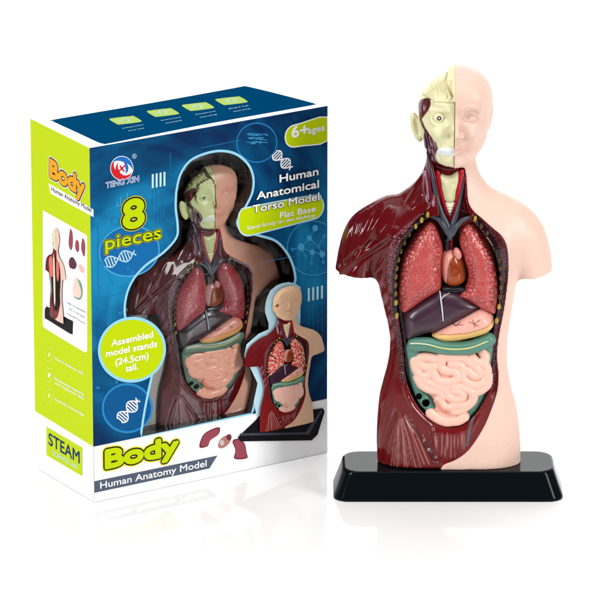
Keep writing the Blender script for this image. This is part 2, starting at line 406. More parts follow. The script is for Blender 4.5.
def skull_px_head_offset(z): return 5.6*ss(395, 440, z)+.7
def build_skull():
    g = Grid(at(405, 100, 0)[0], HX+2, -50, 50, 342, 447, .6)
    x, y, z = g.x, g.y, g.z; a = x-HX
    full = head_field(x, y, z, True); z = z+4.5; f = full + skull_px_head_offset(z)
    # brow, eye ring, eyeball
    f = smin(f, cap(a, y, z, (-6, -32.5, 414), (-24, -26, 413), 2.4, 2.6), 2.5)
    ring = np.sqrt((np.sqrt((a+15.6)**2+(z-405.3)**2)-8.2)**2+((y+28.8)-.018*(a+15.6)**2)**2)-1.7
    f = smin(f, ring, 2)
    f = smin(f, ell(a, y, z, (-15.6, -24.6, 405.3), (6.6, 7.6, 6.4)), .8)
    f = smin(f, cap(a, y, z, (0, -32, 404), (-1, -37, 394), 2.4, 2.2), 2.5)        # nasal bone
    f = -smin(-f, ell(a, y, z, (-4.5, -36.5, 387), (3.2, 5, 4)), 1.5)              # nasal opening
    f = smin(f, cap(a, y, z, (-12, -27, 393), (-28, -12, 396), 3.2, 2.2), 3)       # cheek arch
    f = smin(f, ell(a, y, z, (0, -24.5, 374), (17, 9, 7.5)), 2)                    # tooth ridge
    f = smin(f, cap(a, y, z, (0, -25, 358.5), (-17, -17, 361), 5, 4.6), 3)         # lower jaw
    f = -smin(-f, ell(a, y, z, (-27, -20, 377), (6.5, 9, 14)), 2)                  # hollow before the ear
    # temple hollow
    f = -smin(-f, ell(a, y, z, (-31, -21, 416), (7, 9, 12)), 2)
    # cranium lid line and brain folds above
    zl = 421.6 + (y+34)*-.02
    groove = np.sqrt((z-zl)**2)-.55
    f = np.where((np.abs(z-zl) < 1.2) & (y < 20), np.maximum(f, -(np.maximum(groove, -(full+skull_px_head_offset(z)+1.6)))), f)
    X3, Z3 = np.broadcast_arrays(x, z)
    w1 = np.sin((a+1.5*np.sin(z*.45))*.62+np.sin(z*.23+1)*1.5)*.9
    w2 = np.sin((z*.55)+2.2*np.sin(a*.22)+.6)*.6
    up = ss(423, 426, z)
    f = f - up*(np.abs(w1)+.8*np.abs(w2)-.9)*1.35
    # rim of the skinned shell carried a little over the mid plane
    rim = np.maximum(np.abs(head_field(x, y, z-4.5)+1.6)-1.5, -(a+1.6+5.4*ss(428, 441, z))); rim = np.maximum(rim, 424-z)
    rim = np.maximum(rim, a-.2)
    f = np.minimum(np.maximum(f, a+.5), rim)
    # ear: rounded shell with a rim
    ec = np.array([HX-36.8, 2., 386.5])
    ex = x-ec[0]+.22*(z-ec[2]); ey = y-ec[1]; ez = z-ec[2]
    el = ell(ex, ey, ez, (0, 0, 0), (5.6, 5.5, 15.5))
    hol = ell(ex, ey, ez, (.6, -5.5, 1.5), (2.9, 3.8, 10))
    el = -smin(-el, hol, 1.2)
    f = smin(f, el, 1.5)
    V, F = g.net(f)
    temple = spl([(418.5,103),(422,99),(430,98.5),(430.2,106),(427.5,112),(423.5,117),(420.5,120.5),(419,115),(417.5,108)], 3)
    strand = [(420.5,119),(423,126),(427,133),(431,138),(435,143),(437,150)]
    mass = spl([(424.5,131),(430,136),(435,141),(436.5,150),(436,157),(440,163),(447,166),(440,167),(430,162),(425,152),(424,140)], 3)
    teeth = spl([(438.5,149),(446,148.2),(455,148.5),(455.5,155.2),(447,155.4),(440.5,154.8),(437.6,152)], 3)
    def relief(V, U, W, N):
        fr = V[:, 1] < 4; t = ss(1.5, -1.5, psd(mass, U, W))*fr
        r = t*(1.4+.9*np.sin((U-424-(W-140)*.28)*2.0)*ss(160, 154, W))
        r += ss(1, -1, psd(temple, U, W))*fr*.6
        tt = ss(.8, -.8, psd(teeth, U, W))*fr
        r += tt*(1.2-.35*(np.abs(((U-438)/2.9) % 1-.5) > .42)-.5*(np.abs(W-151.8) < .35))
        return r
    def paint(V, U, W):
        c = np.tile(np.array(srgb(236, 231, 190)), (len(V), 1)); fr = V[:, 1] < 8
        c = lay(c, .4*fbm(U/7, W/7, 5), srgb(218, 214, 158))
        c = lay(c, .5*(W < 97)*fbm(U/3.5, W/3.5, 8), srgb(206, 190, 128))
        c = lay(c, .6*ss(3, 0, np.abs(U-451))*(W < 96)*(W > 80), srgb(205, 150, 95))
        mk = np.maximum(ss(.6, -.6, psd(temple, U, W)), ss(1.6, .9, ldist(strand, U, W)))
        c = lay(c, mk*fr, srgb(88, 14, 20))
        m2 = ss(.6, -.6, psd(mass, U, W))*fr; c = lay(c, m2, srgb(85, 16, 26))
        c = lay(c, m2*.75*ss(.1, .8, np.sin((U-424-(W-140)*.28)*2.0))*(W < 160), srgb(165, 135, 160))
        c = lay(c, ss(.5, -.5, psd(teeth, U, W))*fr, srgb(245, 246, 250))
        e = np.hypot(U-439.3, W-118.3)
        c = lay(c, ss(3.4, 2.8, e)*fr, srgb(235, 232, 205)); c = lay(c, ss(2.7, 2.2, e)*fr, srgb(25, 25, 22)); c = lay(c, ss(1.3, .9, e)*fr, srgb(190, 190, 175))
        return c
    o = finish('skull_half', V, F, paint, M_bone, torso, relief); o['label'] = 'cream skull half with eyeball, teeth, ear and exposed brain folds'
build_skull()

RIBS_L = [(427,214),(421,219.5),(415,225.5),(408.5,233.5),(403.5,242),(400,250.5),(397.8,259),(396.2,267.5),(395.3,276),(395,284.5),(395,293),(395.3,302),(396.2,315)]
RIBS_R = [(475.5,218),(481.5,225.5),(487.5,232.5),(492.5,240.5),(496.5,249.5),(499,258.5),(500.5,267.5),(501,277),(501,286.5),(500.3,296),(499.3,306),(497,320)]
def build_muscle():
    g = Grid(at(330, 300, 0)[0], at(521, 300, 0)[0], -42, 42, 27, 372, 1.0)
    f = body_field(g)+.9
    cav = np.maximum(g.flat(xz(CAVITY, -28)), g.y+6); f = np.maximum(f, -cav)
    th = np.maximum(g.flat(xz(THROAT, -18)), g.y+10.5); f = np.maximum(f, -th)
    V, F = g.net(f)
    ridge = [(341,273),(348,266),(358,257),(370,249),(383,240),(396,229)]
    band = spl([(424,214),(412,221),(402,229),(394,238),(388.5,249),(387,262),(387.5,280),(390,296),(391.5,308),(393,322),(396,340),(399,360),(400,375),(403,385),(406,384),(405,370),(403,350),(400,330),(397.5,312),(396.5,300),(396,280),(397,262),(400,249),(406,238),(413,229),(422,221)], 3)
    band_r = spl([(474,214),(488,226),(499,235),(506,246),(508,262),(508,280),(505,300),(501,320),(497,340),(497,380),(493,392),(491,380),(493,345),(495,325),(498.5,305),(500,285),(499,268),(494,250),(487,238),(478,226)], 3)
    scm = spl([(424,160),(430,163),(433,180),(434.5,198),(434,206),(429,204),(424,196),(423,180)], 3)
    fan = [[(399,412),(390,440),(385,470)], [(400,412),(396,440),(393,470)], [(401,412),(402,440),(402,470)], [(402,412),(408,440),(411,470)], [(403,413),(414,440),(420,470)]]
    spokes = [[(404,416),(414,438),(424,464)], [(405,415),(417,436),(429,464)], [(402,418),(409,440),(416,468)], [(401,420),(404,440),(407,468)], [(399,420),(398,444),(397,468)]]
    lip = [(404,386),(408,398),(414,409),(423,419),(431,426),(433,434),(436,446),(444,456),(454,459),(466,450),(478,432),(488,412),(494,390)]
    pouch = spl([(429,428),(450,431),(470,424),(480,415),(470,440),(462,452),(452,459),(441,455),(433,444)], 3)
    def relief(V, U, W, N):
        fr = ss(14, -2, V[:, 1]); r = np.zeros(len(V))
        th = np.arctan2(U-338, 292-W); rr = np.hypot(U-338, W-292)
        dm = ss(-4, 8, -psd(spl([(334,275),(337,245),(346,225),(362,211),(392,205),(390,228),(370,248),(350,264)], 3), U, W))
        r += fr*dm*(3.2*(vn(th*14, rr/120, 3)-.5)+2.1*(vn(th*31, rr/90, 4)-.5)+.5*(vn(th*70, rr/60, 44)-.5))
        th2 = np.arctan2(W-284, U-366); pm_ = ss(-3, 7, -psd(spl([(366,262),(390,232),(420,212),(436,205),(420,222),(396,236),(387,252),(386,276),(376,276)], 3), U, W))
        r += fr*pm_*(2.2*(vn(th2*11, np.hypot(U-366, W-284)/120, 6)-.5)+1.0*(vn(th2*27, np.hypot(U-366, W-284)/90, 7)-.5))
        r += fr*1.9*ss(3.2, 0, ldist(ridge, U, W)) - fr*1.5*ss(3, 0, np.abs(ldist(ridge, U, W)-5))*(W > 240)
        # side of the trunk: serrated rib muscles
        sd = ss(0, 3, -psd(spl([(374,285),(386,270),(391,300),(394,325),(396,345),(386,350),(380,318)], 3), U, W))
        r += fr*sd*(1.3*vn((U+W*.55)/3.3, (W-U)/12, 12)-.65)
        # lacework of the cut chest wall
        b = ss(.8, -.8, psd(band, U, W)); b2 = ss(.8, -.8, psd(band_r, U, W))
        f1, f2_ = voro(U/2.3, W/3.1, 2); lace = ss(.05, .3, f2_-f1)
        r += fr*(b*(.8*lace-.4) + b2*(.5*lace-2.0))
        r += fr*1.1*ss(1.4, 0, np.abs(psd(band, U, W)+.6))*(W < 330)
        # neck strands
        nk = ss(2, -2, psd(scm, U, W)); r += fr*nk*(.6+1.3*(vn((U-(W-160)*.12)/1.5, W/26, 5)-.5))
        nk2 = ss(3, -3, psd(spl([(424,158),(418,178),(402,192),(410,208),(432,208),(428,190)], 3), U, W))
        r += fr*nk2*(2.0*(vn((U+W*.62)/3, (W-U*.6)/30, 15)-.5))
        # hip: long muscles parted by furrows
        r -= fr*1.8*ss(2.6, 0, ldist([(396,414),(389,432),(384,452),(382,470)], U, W)) + fr*1.8*ss(2.6, 0, ldist([(404,414),(418,438),(432,462)], U, W))
        lg = ss(2, -6, psd(spl([(398,408),(380,472),(436,472)], 1), U, W)); an = np.arctan2(U-400, W-396)
        r += fr*lg*(1.6*np.abs(2*vn(an*26, W/70, 21)-1)-.6)
        # lower belly
        r += fr*1.8*ss(2.6, 0, ldist(spl(lip[:7], 4, False), U, W))
        pu = ss(1, -3, psd(pouch, U, W)); r += fr*pu*(1.6+1.6*(vn((U-450+(W-440)*.05*(U-450)*-.1)/1.5, W/40, 31)-.5)*ss(428, 436, W))
        r -= fr*1.2*ss(2.5, 0, ldist([(436,457),(446,462),(458,461)], U, W))
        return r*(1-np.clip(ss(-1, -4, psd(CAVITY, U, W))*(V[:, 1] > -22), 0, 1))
    def paint(V, U, W):
        c = np.tile(np.array(srgb(92, 4, 10)), (len(V), 1)); fr = V[:, 1] < 6
        c = lay(c, .6*ss(330, 420, W), srgb(122, 26, 24))
        c = lay(c, .4*fbm(U/9, W/14, 2), srgb(84, 10, 16))
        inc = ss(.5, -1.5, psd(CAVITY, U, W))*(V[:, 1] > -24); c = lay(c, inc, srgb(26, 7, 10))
        th = ss(.5, -1.2, psd(THROAT, U, W))*(V[:, 1] < 0)*(W < 224); c = lay(c, th, srgb(120, 10, 22))
        f1, f2_ = voro(U/2.3, W/3.1, 2); lace = ss(.12, .3, f2_-f1)
        b = ss(.6, -.6, psd(band, U, W))*fr; c = lay(c, b, srgb(58, 12, 18)); c = lay(c, b*lace*ss(5.5, 2, np.abs(psd(band, U, W)+1.6))*ss(345, 315, W)*.7, srgb(158, 84, 96))
        c = lay(c, b*lace*ss(330, 350, W)*.35, srgb(120, 60, 60))
        b2 = ss(.6, -.6, psd(band_r, U, W))*fr; c = lay(c, b2, srgb(50, 10, 18)); c = lay(c, b2*lace*.45, srgb(120, 48, 62))
        for rb in (RIBS_L, RIBS_R): c = lay(c, ss(3.6, 2.6, ldist(rb, U, W))*fr, srgb(30, 8, 10))
        nk = ss(1, -1, psd(scm, U, W))*fr; st = vn((U-(W-160)*.12)/1.1, W/26, 5)
        c = lay(c, nk*ss(.35, .65, st)*.85, srgb(172, 132, 148)); c = lay(c, nk*ss(.4, .2, st)*.8, srgb(60, 12, 24))
        sd = ss(0, 3, -psd(spl([(374,290),(386,275),(390,300),(394,325),(396,345),(388,350),(380,318)], 3), U, W))*fr
        c = lay(c, sd*.55*ss(.45, .8, vn((U+W*.55)/3.3, (W-U)/12, 12)), srgb(160, 96, 110))
        for k, s_ in enumerate(spokes):
            c = lay(c, .5*ss(.9, .3, ldist(s_, U, W))*fr, srgb(196, 140, 136))
        an = np.arctan2(U-400, W-396); lg = ss(1, -3, psd(spl([(399,412),(386,472),(430,472)], 1), U, W))*fr
        c = lay(c, lg*.6*ss(.62, .85, vn(an*46, W/50, 22)), srgb(190, 124, 112)); c = lay(c, lg*.6*ss(.4, .15, vn(an*40, W/50, 27)), srgb(62, 8, 12))
        dk = ss(0, -4, psd(spl([(404,414),(412,418),(432,446),(440,462),(434,466),(420,440)], 2), U, W))*fr
        c = lay(c, dk*.8, srgb(48, 10, 14)); c = lay(c, dk*ss(.72, .85, vn(U/1.6+W/2.5, W/2.2, 41)), srgb(205, 170, 170))
        pu = ss(1, -2, psd(pouch, U, W))*fr*ss(430, 437, W)
        c = lay(c, pu*.5*ss(.62, .85, vn(U/1.3, W/22, 33)), srgb(196, 140, 136))
        c = lay(c, .9*ss(1.9, 1., ldist([(473,417),(469,430),(467,445)], U, W))*fr, srgb(88, 88, 96))
        return c
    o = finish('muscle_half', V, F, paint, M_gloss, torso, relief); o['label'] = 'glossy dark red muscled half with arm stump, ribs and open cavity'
build_muscle()

# ---- neck
tube_part('thyroid_muscle', [(437,166),(444,168),(452,168.5),(458,168)], -18, [1.2, 2.0, 2.0, 1.0], srgb(78, 6, 14), M_gloss, torso)
tube_part('artery', [(438,172),(440,188),(443.5,202),(447,213),(450,219.5)], -17.5, [2.0, 2.2, 2.2, 1.8], srgb(176, 18, 34), M_gloss, torso)
tube_part('artery', [(462,171),(459.5,184),(457.5,198),(454.5,210),(451,219.5)], -17.5, [2.2, 2.4, 2.2, 1.8], srgb(186, 22, 40), M_gloss, torso)
tube_part('artery', [(465,178),(465.5,190),(464,204),(467,212)], -15, [1.6, 1.6, 1.6, 1.2], srgb(150, 20, 36), M_gloss, torso)
GREY = srgb(62, 66, 76)
tube_part('vein', [(427,152,-8),(430.5,168,-17.5),(434,186,-20),(437.5,200,-21),(442,214,-24),(448,227,-26),(450,238,-25)], 0, [.9, 1.7, 2.0, 2.1, 2.5, 3.2, 2.8], GREY, M_gloss, torso)
tube_part('vein', [(463.5,174,-16),(462.5,186,-18),(460,200,-20),(457,212,-23),(453,224,-26),(450.5,236,-25)], 0, [1.1, 1.4, 1.6, 2.1, 2.8, 2.8], GREY, M_gloss, torso)
tube_part('vein', [(431,216,-24),(438,219,-25),(443,225,-26),(448,234,-26)], 0, [1.8, 2.3, 2.6, 2.4], GREY, M_gloss, torso)
tube_part('vein', [(471,217,-24),(463,220,-26),(457,226,-27),(452,235,-26)], 0, [1.8, 2.3, 2.6, 2.4], srgb(70, 74, 82), M_gloss, torso)
pillow('larynx', [(440,174),(446,175.5),(452,175),(458.5,171),(459,180),(456.5,190),(455,200.5),(444.5,200.5),(442,191),(440.3,183)], -14, 9, 7,
       lambda V, U, W: lay(lay(np.tile(np.array(srgb(224, 216, 176)), (len(V), 1)), .6*fbm(U/3, W/3, 4), srgb(186, 196, 140)), .3*(W < 182), srgb(236, 226, 196)), M_bone, torso, h=.6,
       relief=lambda V, U, W, N: 1.3*(vn(U/3.2, W/4, 3)-.5))
pillow('windpipe', [(445,200.5),(454.6,200.5),(454,207),(451.8,214),(449.8,218.5),(447.8,214),(445.5,207)], -14, 8, 5,
       flatcol(srgb(226, 220, 196)), M_bone, torso, h=.6, relief=lambda V, U, W, N: .35*np.sin(W*2.2))
for p_, r_ in (([(428,162,-15),(428.5,173,-19),(430,188,-21),(433,204,-23)], 1.5), ([(431,162,-17),(434.5,176,-19),(437.5,190,-20),(440,204,-21)], 1.3), ([(426,170,-17),(427,184,-20),(428.5,199,-22)], 1.4), ([(425,177,-15),(424.5,187,-18),(424,201,-22)], 1.5), ([(467,180,-14),(468,194,-18),(471,208,-22)], 1.3)):
    tube_part('neck_muscle', p_, 0, [.6, r_, r_, r_*.7], srgb(104, 22, 34) if r_ != 1.4 else srgb(150, 104, 118), M_gloss, torso)
# ---- chest
def rib_mesh(u, y, k, side):
    u += .5 if side == 0 else -.5
    g = spl([(u-1.8, y+1.6), (u-.9, y-2.3), (u+1.5, y-2.5), (u+1.9, y+.9), (u+.3, y+2.8)], 3)
    P = xz(g, -27); gr = box_of(P, 2, -37, -24, .55); f = inflate(psd(P, gr.X2, gr.Z2).astype(np.float32), 4.4, 2.3, gr.y, -29, 2)
    return gr.net(f)
for rib, side in ((RIBS_L, 0), (RIBS_R, 1)):
    for k, (u, y) in enumerate(rib):
        V, F = rib_mesh(u, y, k, side); br = (k in (0, 1, 2, 11, 12) and side == 0) or (k in (0, 10, 11) and side == 1)
        cc = srgb(170, 140, 50) if br else (srgb(104, 82, 36) if side == 0 else srgb(74, 54, 28))
        finish('rib_end', V, F, flatcol(cc), M_gloss, torso)
LUNG_L = [(398.3,275),(402,255),(410,240),(418,228),(426,220.5),(433,220),(438,228),(441.5,240),(443,250),(442,262),(441.8,275),(441.7,284),(439.5,289),(425,298),(411,308),(404,311.5),(400.5,308.5),(398.5,298),(397.6,287)]
LUNG_R = [(461,225),(466,221),(472,220.5),(479,226),(484.5,234),(489.5,241.5),(493.5,251),(496.2,262),(498,278),(498,294),(496.7,305),(495,312.5),(487,310.5),(478,306),(469,300.5),(460,295.8),(457.6,293),(460.5,289.5),(465,284.5),(467.3,277),(467,269),(464.5,261),(461.5,251),(459,240),(459.3,231)]
def lung(poly, s, label):
    edge = np.array(poly, float)
    def cells(U, W):
        # rows of lobules along both rims, long faint veins between
        wx = U+1.2*(vn(U/4, W/4, s)-.5)*2; wy = W+1.2*(vn(U/4, W/4, s+5)-.5)*2
        d = -psd(edge, U, W)
        f1, f2_ = voro(wx/4.8, wy/4.2, s); e = f2_-f1
        g1, g2 = voro(wx/3.2, wy/7.5, s+2); eg = g2-g1
        rim = ss(12, 6.5, d)
        return d, rim, e, eg
    def relief(V, U, W, N):
        d, rim, e, eg = cells(U, W); fr = ss(-12, -18, V[:, 1])
        return fr*ss(1, 3.5, d)*(rim*(1.35*np.sqrt(np.clip(e, 0, 1))-.8) + (1-rim)*(.35*ss(.25, .0, eg)+.5*(vn(U/3, W/6, s+8)-.5)))
    def paint(V, U, W):
        c = np.tile(np.array(srgb(188, 74, 70)), (len(V), 1)); d, rim, e, eg = cells(U, W)
        c = lay(c, .4*fbm(U/8, W/10, s), srgb(160, 50, 52))
        k = ss(1, 3, d)
        c = lay(c, .75*k*rim*ss(.16, .02, e), srgb(84, 20, 30)); c = lay(c, .25*k*rim*ss(.3, .7, e), srgb(214, 130, 132))
        c = lay(c, .28*k*(1-rim)*ss(.13, .03, eg)*ss(.35, .6, vn(U/5, W/5, s+3)), srgb(214, 142, 130))
        return c
    o = pillow('lung', poly, -15, 20, 17, paint, M_lung, torso, h=.6, relief=relief); o['label'] = label
lung(LUNG_L, 11, 'lung on the muscled side, tapering to a point below')
lung(LUNG_R, 23, 'lung on the skinned side, notched for the heart')
def heart_paint(V, U, W):
    c = np.tile(np.array(srgb(222, 150, 134)), (len(V), 1))
    b = ss(-.8, .8, U-np.interp(W, [246, 255, 262, 275, 286], [461, 453.5, 450, 447, 446]))*ss(253, 257, W)
    c = lay(c, b, srgb(146, 62, 30)); c = lay(c, b*ss(457, 465, U)*.75, srgb(92, 48, 24)); c = lay(c, b*ss(270, 282, W)*.5, srgb(170, 74, 24))
    for p in ([(453,248),(453.5,256),(450,262),(447.5,270),(446.5,281)], [(450,262),(453,268),(458,267)], [(449,276),(456,275),(460,271),(454,265)], [(453,268),(450,274)]):
        c = lay(c, ss(.6, .2, ldist(p, U, W))*.85, srgb(96, 30, 18))
    return c
o = pillow('heart', [(443,252),(448,248.6),(455,248.2),(461,252.5),(465,261),(466.8,272),(465,280),(458,284.5),(449,284.5),(443.3,280),(441,270),(441,260)], -15, 15, 13, heart_paint, M_gloss, torso, h=.6,
       relief=lambda V, U, W, N: -1.2*ss(1.5, 0, ldist([(453,247),(453.5,256),(449.5,263),(447,272),(446,284)], U, W)))
o['label'] = 'small heart, pink on one side and amber on the other'
pillow('heart_lobe', [(453.5,251),(456,247.5),(460,250),(462,255),(460,259),(455.5,258)], -24, 5, 4, flatcol(srgb(216, 140, 130)), M_gloss, torso, h=.55)
tube_part('vessel_stump', [(447,240),(447.3,250)], -18, [2.0, 2.2], srgb(48, 52, 60), M_gloss, torso)
tube_part('vessel_stump', [(451.3,240),(451.3,250)], -18, [1.9, 2.1], srgb(110, 14, 26), M_gloss, torso)
pillow('diaphragm', [(441,286),(447,284.5),(458,284.5),(466,286),(467,290),(456,292.5),(444,291.5)], -18, 8, 4, flatcol(srgb(26, 26, 30)), M_gloss, torso, h=.7)
# ---- belly
def liver_paint(V, U, W):
    c = np.tile(np.array(srgb(64, 34, 54)), (len(V), 1)); c = lay(c, .6*fbm(U/12, W/12, 9), srgb(44, 20, 36))
    return lay(c, .5*ss(438, 470, U), srgb(58, 24, 36))
o = pillow('liver', [(402.3,313),(403.5,326),(406.6,338),(413.5,336.3),(424,333.3),(434,331),(449,325),(463,317),(476,309),(481,303),(466,292),(450,286.5),(436,288),(420,297),(408,305)], -14, 18, 15, liver_paint, M_liver, torso, h=.7,
       relief=lambda V, U, W, N: -1.4*ss(2.2, 0, ldist([(439.5,289),(441.5,305),(443.5,324)], U, W)))
o['label'] = 'dark purple liver split by a pale ligament'
V1, F1 = tube(p3([(439.8,291,-29.5),(441,300,-31.5),(442.3,311,-32.5),(443.2,321,-31.5)], 0), [.5, .85, .85, .6]); V2, F2 = tube(p3([(441.2,299.5,-31.5),(444,296,-31),(449.5,293,-29.5)], 0), [.6, .5, .3])
finish('ligament', np.concatenate([V1, V2]), np.concatenate([F1, F2+len(V1)]), flatcol(srgb(196, 196, 208)), M_gloss, torso)
def stomach_paint(V, U, W):
    c = np.tile(np.array(srgb(234, 172, 156)), (len(V), 1))
    yl = np.interp(U, [432, 440, 450, 466, 480, 488, 494], [333.5, 334.3, 334.8, 333.5, 330, 326.5, 320])
    k = ss(-.5, .6, W-yl); c = lay(c, k, srgb(228, 184, 112)); c = lay(c, ss(.7, .25, np.abs(W-yl))*(U > 440)*.8, srgb(156, 82, 50))
    for p in ([(450,321),(456,326),(460.5,322)], [(453,324),(457,319)], [(454,325),(463,325)], [(469,322),(474,324),(480,320)], [(472.5,320),(475,327)], [(474,324),(478,326)]):
        c = lay(c, ss(.7, .25, ldist(p, U, W))*.85, srgb(120, 40, 48))
    return c
o = pillow('stomach', [(432,333.3),(445,325),(461.7,316.3),(475,309.5),(482,308),(488,310.5),(493,316.7),(493.3,325),(487,331.7),(477,335.5),(466.7,338),(455,340),(443,340),(435,337)], -20, 16, 13, stomach_paint, M_soft, torso, h=.6)
o['label'] = 'pink stomach with a yellow lower edge and red vessels'
GREEN = srgb(90, 138, 122)
def build_colon():
    def path(p, n=3):
        return p3(p, 0, n)
    segs = [(path([(414.5,344.5,-23),(428,344.3,-25),(441,347,-26),(455,348.4,-26),(470,347.3,-26),(482,343,-25),(488.5,339.5,-23)]), 7.3),
            (path([(413,348,-19),(415,362,-18),(417,377,-18),(420,390,-18),(425,400,-20),(430,405.5,-20)]), 6.9),
            (path([(487,343,-20),(486,362,-14),(484,384,-15),(479,396,-17),(472,407,-18),(467,413,-17)]), 6.2)]
    A = np.concatenate([s[0] for s in segs]); g = Grid(A[:, 0].min()-10, A[:, 0].max()+10, A[:, 1].min()-10, A[:, 1].max()+9, A[:, 2].min()-10, A[:, 2].max()+10, .75)
    f = None
    for P, r in segs:
        d = None
        for i in range(len(P)-1):
            q = cap(g.x, g.y, g.z, P[i], P[i+1], r, r); d = q if d is None else np.minimum(d, q)
        f = d if f is None else smin(f, d, 2.5)
    for (u, y, r) in ((418.9,396.4,3.3), (425.8,403,4.0)):
        p = at(u, y, -26); q = at(u, y, -16); f = np.maximum(f, -cap(g.x, g.y, g.z, p, q, r, r*.8))
    V, F = g.net(f)
    def paint(V, U, W):
        c = np.tile(np.array(GREEN), (len(V), 1)); c = lay(c, .4*fbm(U/8, W/8, 3), srgb(64, 122, 104))
        for (u, y, r) in ((418.9,396.4,3.4), (425.8,403,4.1)): c = lay(c, ss(r+.1, r-.7, np.hypot(U-u, W-y)), srgb(18, 26, 34))
        return c
    o = finish('large_intestine', V, F, paint, M_soft, torso); o['label'] = 'green large intestine framing the small one'
    V, F = tube(p3([(410.5,343.6,-29.5),(418,343.6,-31.2),(428,344.6,-32.5),(441,348,-33.6),(455,349.4,-33.7),(470,348,-33.4),(482,343.6,-32),(490.5,340,-29)], 0), .75)
    finish('tape_band', V, F, lambda V, U, W: lay(np.tile(np.array(srgb(214, 214, 190)), (len(V), 1)), ss(425, 440, U)*.8, srgb(206, 204, 120)), M_soft, torso)
build_colon()
GUT = [
 [(434,366),(427,367),(419.5,364),(419,358.5),(426,357),(434.5,358.5)],
 [(415,357),(415,364),(418,372),(424,376.5),(429,373),(433,366)],
 [(442,358),(441,366),(446,370.5),(454,371),(457.5,376.5),(453,381),(444,382),(437,379.5),(434,373)],
 [(441,356.8),(452,357.5),(463,357.8),(469,361.5),(476,367.5),(479.5,373.5),(474,375.5),(468,370.5)],
 [(452,364),(460,365),(463,370),(462.5,377.5),(467,382.5),(474,385),(482,383),(486.5,376.5),(486.5,368),(482,362)],
 [(472,357.5),(477,362.5),(483.5,362),(485,356),(482,351.5)],
 [(418,377.5),(422,384.5),(430,389),(438,390.5),(442,396)],
 [(421,379),(430,382.5),(437,385),(444,388)],
 [(446,387.5),(448,395),(455,398.5),(462,397),(460.5,391.5),(453.5,390)],
 [(452,386),(461,386.5),(469,389.5),(473.5,394.5),(471,402),(464,405),(456,404.5),(451,407.5)],
 [(476,392),(482,389),(487,384),(488,376)],
 [(439,399.5),(441,403),(443.5,406)],
 [(450,409),(455,410.5),(462,409),(469,404)],
 [(431,413),(438,418),(446,421),(452,420.5)],
 [(451,420.5),(458,420),(464,416.5)],
]
def build_gut():
    cx, cy = 452, 385
    def dep(u, y): return -20.5-7.5*np.sqrt(max(0, 1-((u-cx)/46)**2-((y-cy)/46)**2))
    segs = []
    for k, p in enumerate(GUT):
        q = spl(p, 4, False); Y = np.array([dep(a, b) for a, b in q]); segs.append((at(q[:, 0], q[:, 1], Y), 5.7 if k in (11, 13, 14) else 5.05))
    A = np.concatenate([s[0] for s in segs]); g = Grid(A[:, 0].min()-8, A[:, 0].max()+8, -36, -8, A[:, 2].min()-8, A[:, 2].max()+8, .6)
    f = None
    for P, r in segs:
        b0 = P.min(0)-12; b1 = P.max(0)+12
        ii = slice(*np.searchsorted(g.xs, [b0[0], b1[0]])); kk = slice(*np.searchsorted(g.zs, [b0[2], b1[2]]))
        d = np.full((len(g.xs), len(g.ys), len(g.zs)), 9., np.float32)
        xx = g.x[ii]; zz = g.z[:, :, kk]; s_ = None
        for i in range(len(P)-1):
            q = cap(xx, g.y, zz, P[i], P[i+1], r, r); s_ = q if s_ is None else np.minimum(s_, q)
        d[ii, :, kk] = s_; f = d if f is None else smin(f, d, .45)
    mound = xz(spl([(414,355),(425,353),(455,354),(474,354),(484,352),(488,364),(489,378),(484,390),(474,402),(465,414),(452,421),(438,418),(428,410),(433,400),(422,388),(416,372)], 3), -18)
    m = inflate(psd(mound, g.X2, g.Z2).astype(np.float32), 12.5, 12, g.y, -15.6); f = smin(f, m, .5)
    V, F = g.net(f)
    def paint(V, U, W):
        c = np.tile(np.array(srgb(243, 194, 176)), (len(V), 1)); c = lay(c, .4*fbm(U/10, W/10, 5), srgb(238, 180, 160))
        return lay(c, .5*ss(4, .5, ldist([(436,402),(443,411),(449,412)], U, W)), srgb(206, 92, 66))
    o = finish('small_intestine', V, F, paint, M_soft, torso); o['label'] = 'pale pink coiled small intestine'
build_gut()

# ------------------------------------------------------------------ the box
def ground(u, y):
    d = ray(u, y); t = -CAM[2]/d[2]; return CAM+d*t
FL = ground(94, 502.5); FR = ground(327, 452.5)
W_ = float(np.linalg.norm(FR-FL)); ex = (FR-FL)/W_; back = np.array([-ex[1], ex[0], 0.]); UP = np.array([0, 0, 1.])
DB = 100.
for _ in range(30):
    u = proj((FL+back*DB)[None])[0][0]; DB += (u-36)*1.2
HB = 300.
for _ in range(30):
    y = proj((FL+UP*HB)[None])[1][0]; HB += (y-148)*.9
box = bpy.data.objects.new('toy_box', None); C.objects.link(box); box.location = Vector(FL)*S
tag(box, 'blue and lime green cardboard toy box with a window showing an anatomy torso', 'toy box')
class Face:
    def __init__(s, O, ax, ay, n): s.O = O; s.ax = ax; s.ay = ay; s.n = n
    def st(s, u, y):
        d = ray(u, y); t = ((s.O-CAM)@s.n)/(d@s.n); P = CAM+d*np.asarray(t)[..., None]-s.O
        return np.stack([P@s.ax, P@s.ay], -1)
    def P(s, q, off): q = np.asarray(q, float); return s.O+q[..., :1]*s.ax+q[..., 1:2]*s.ay+s.n*off
front = Face(FL, ex, UP, -back)
side = Face(FL+back*DB, -back, UP, -ex)
top = Face(FL+UP*HB, ex, back, UP)
LY = .14
def tomesh(name, V, F, m, parent, smooth=False):
    me = bpy.data.meshes.new(name); me.from_pydata([tuple((v-FL)*S) for v in V], [], F); me.update()
    return link(name, me, m, parent)
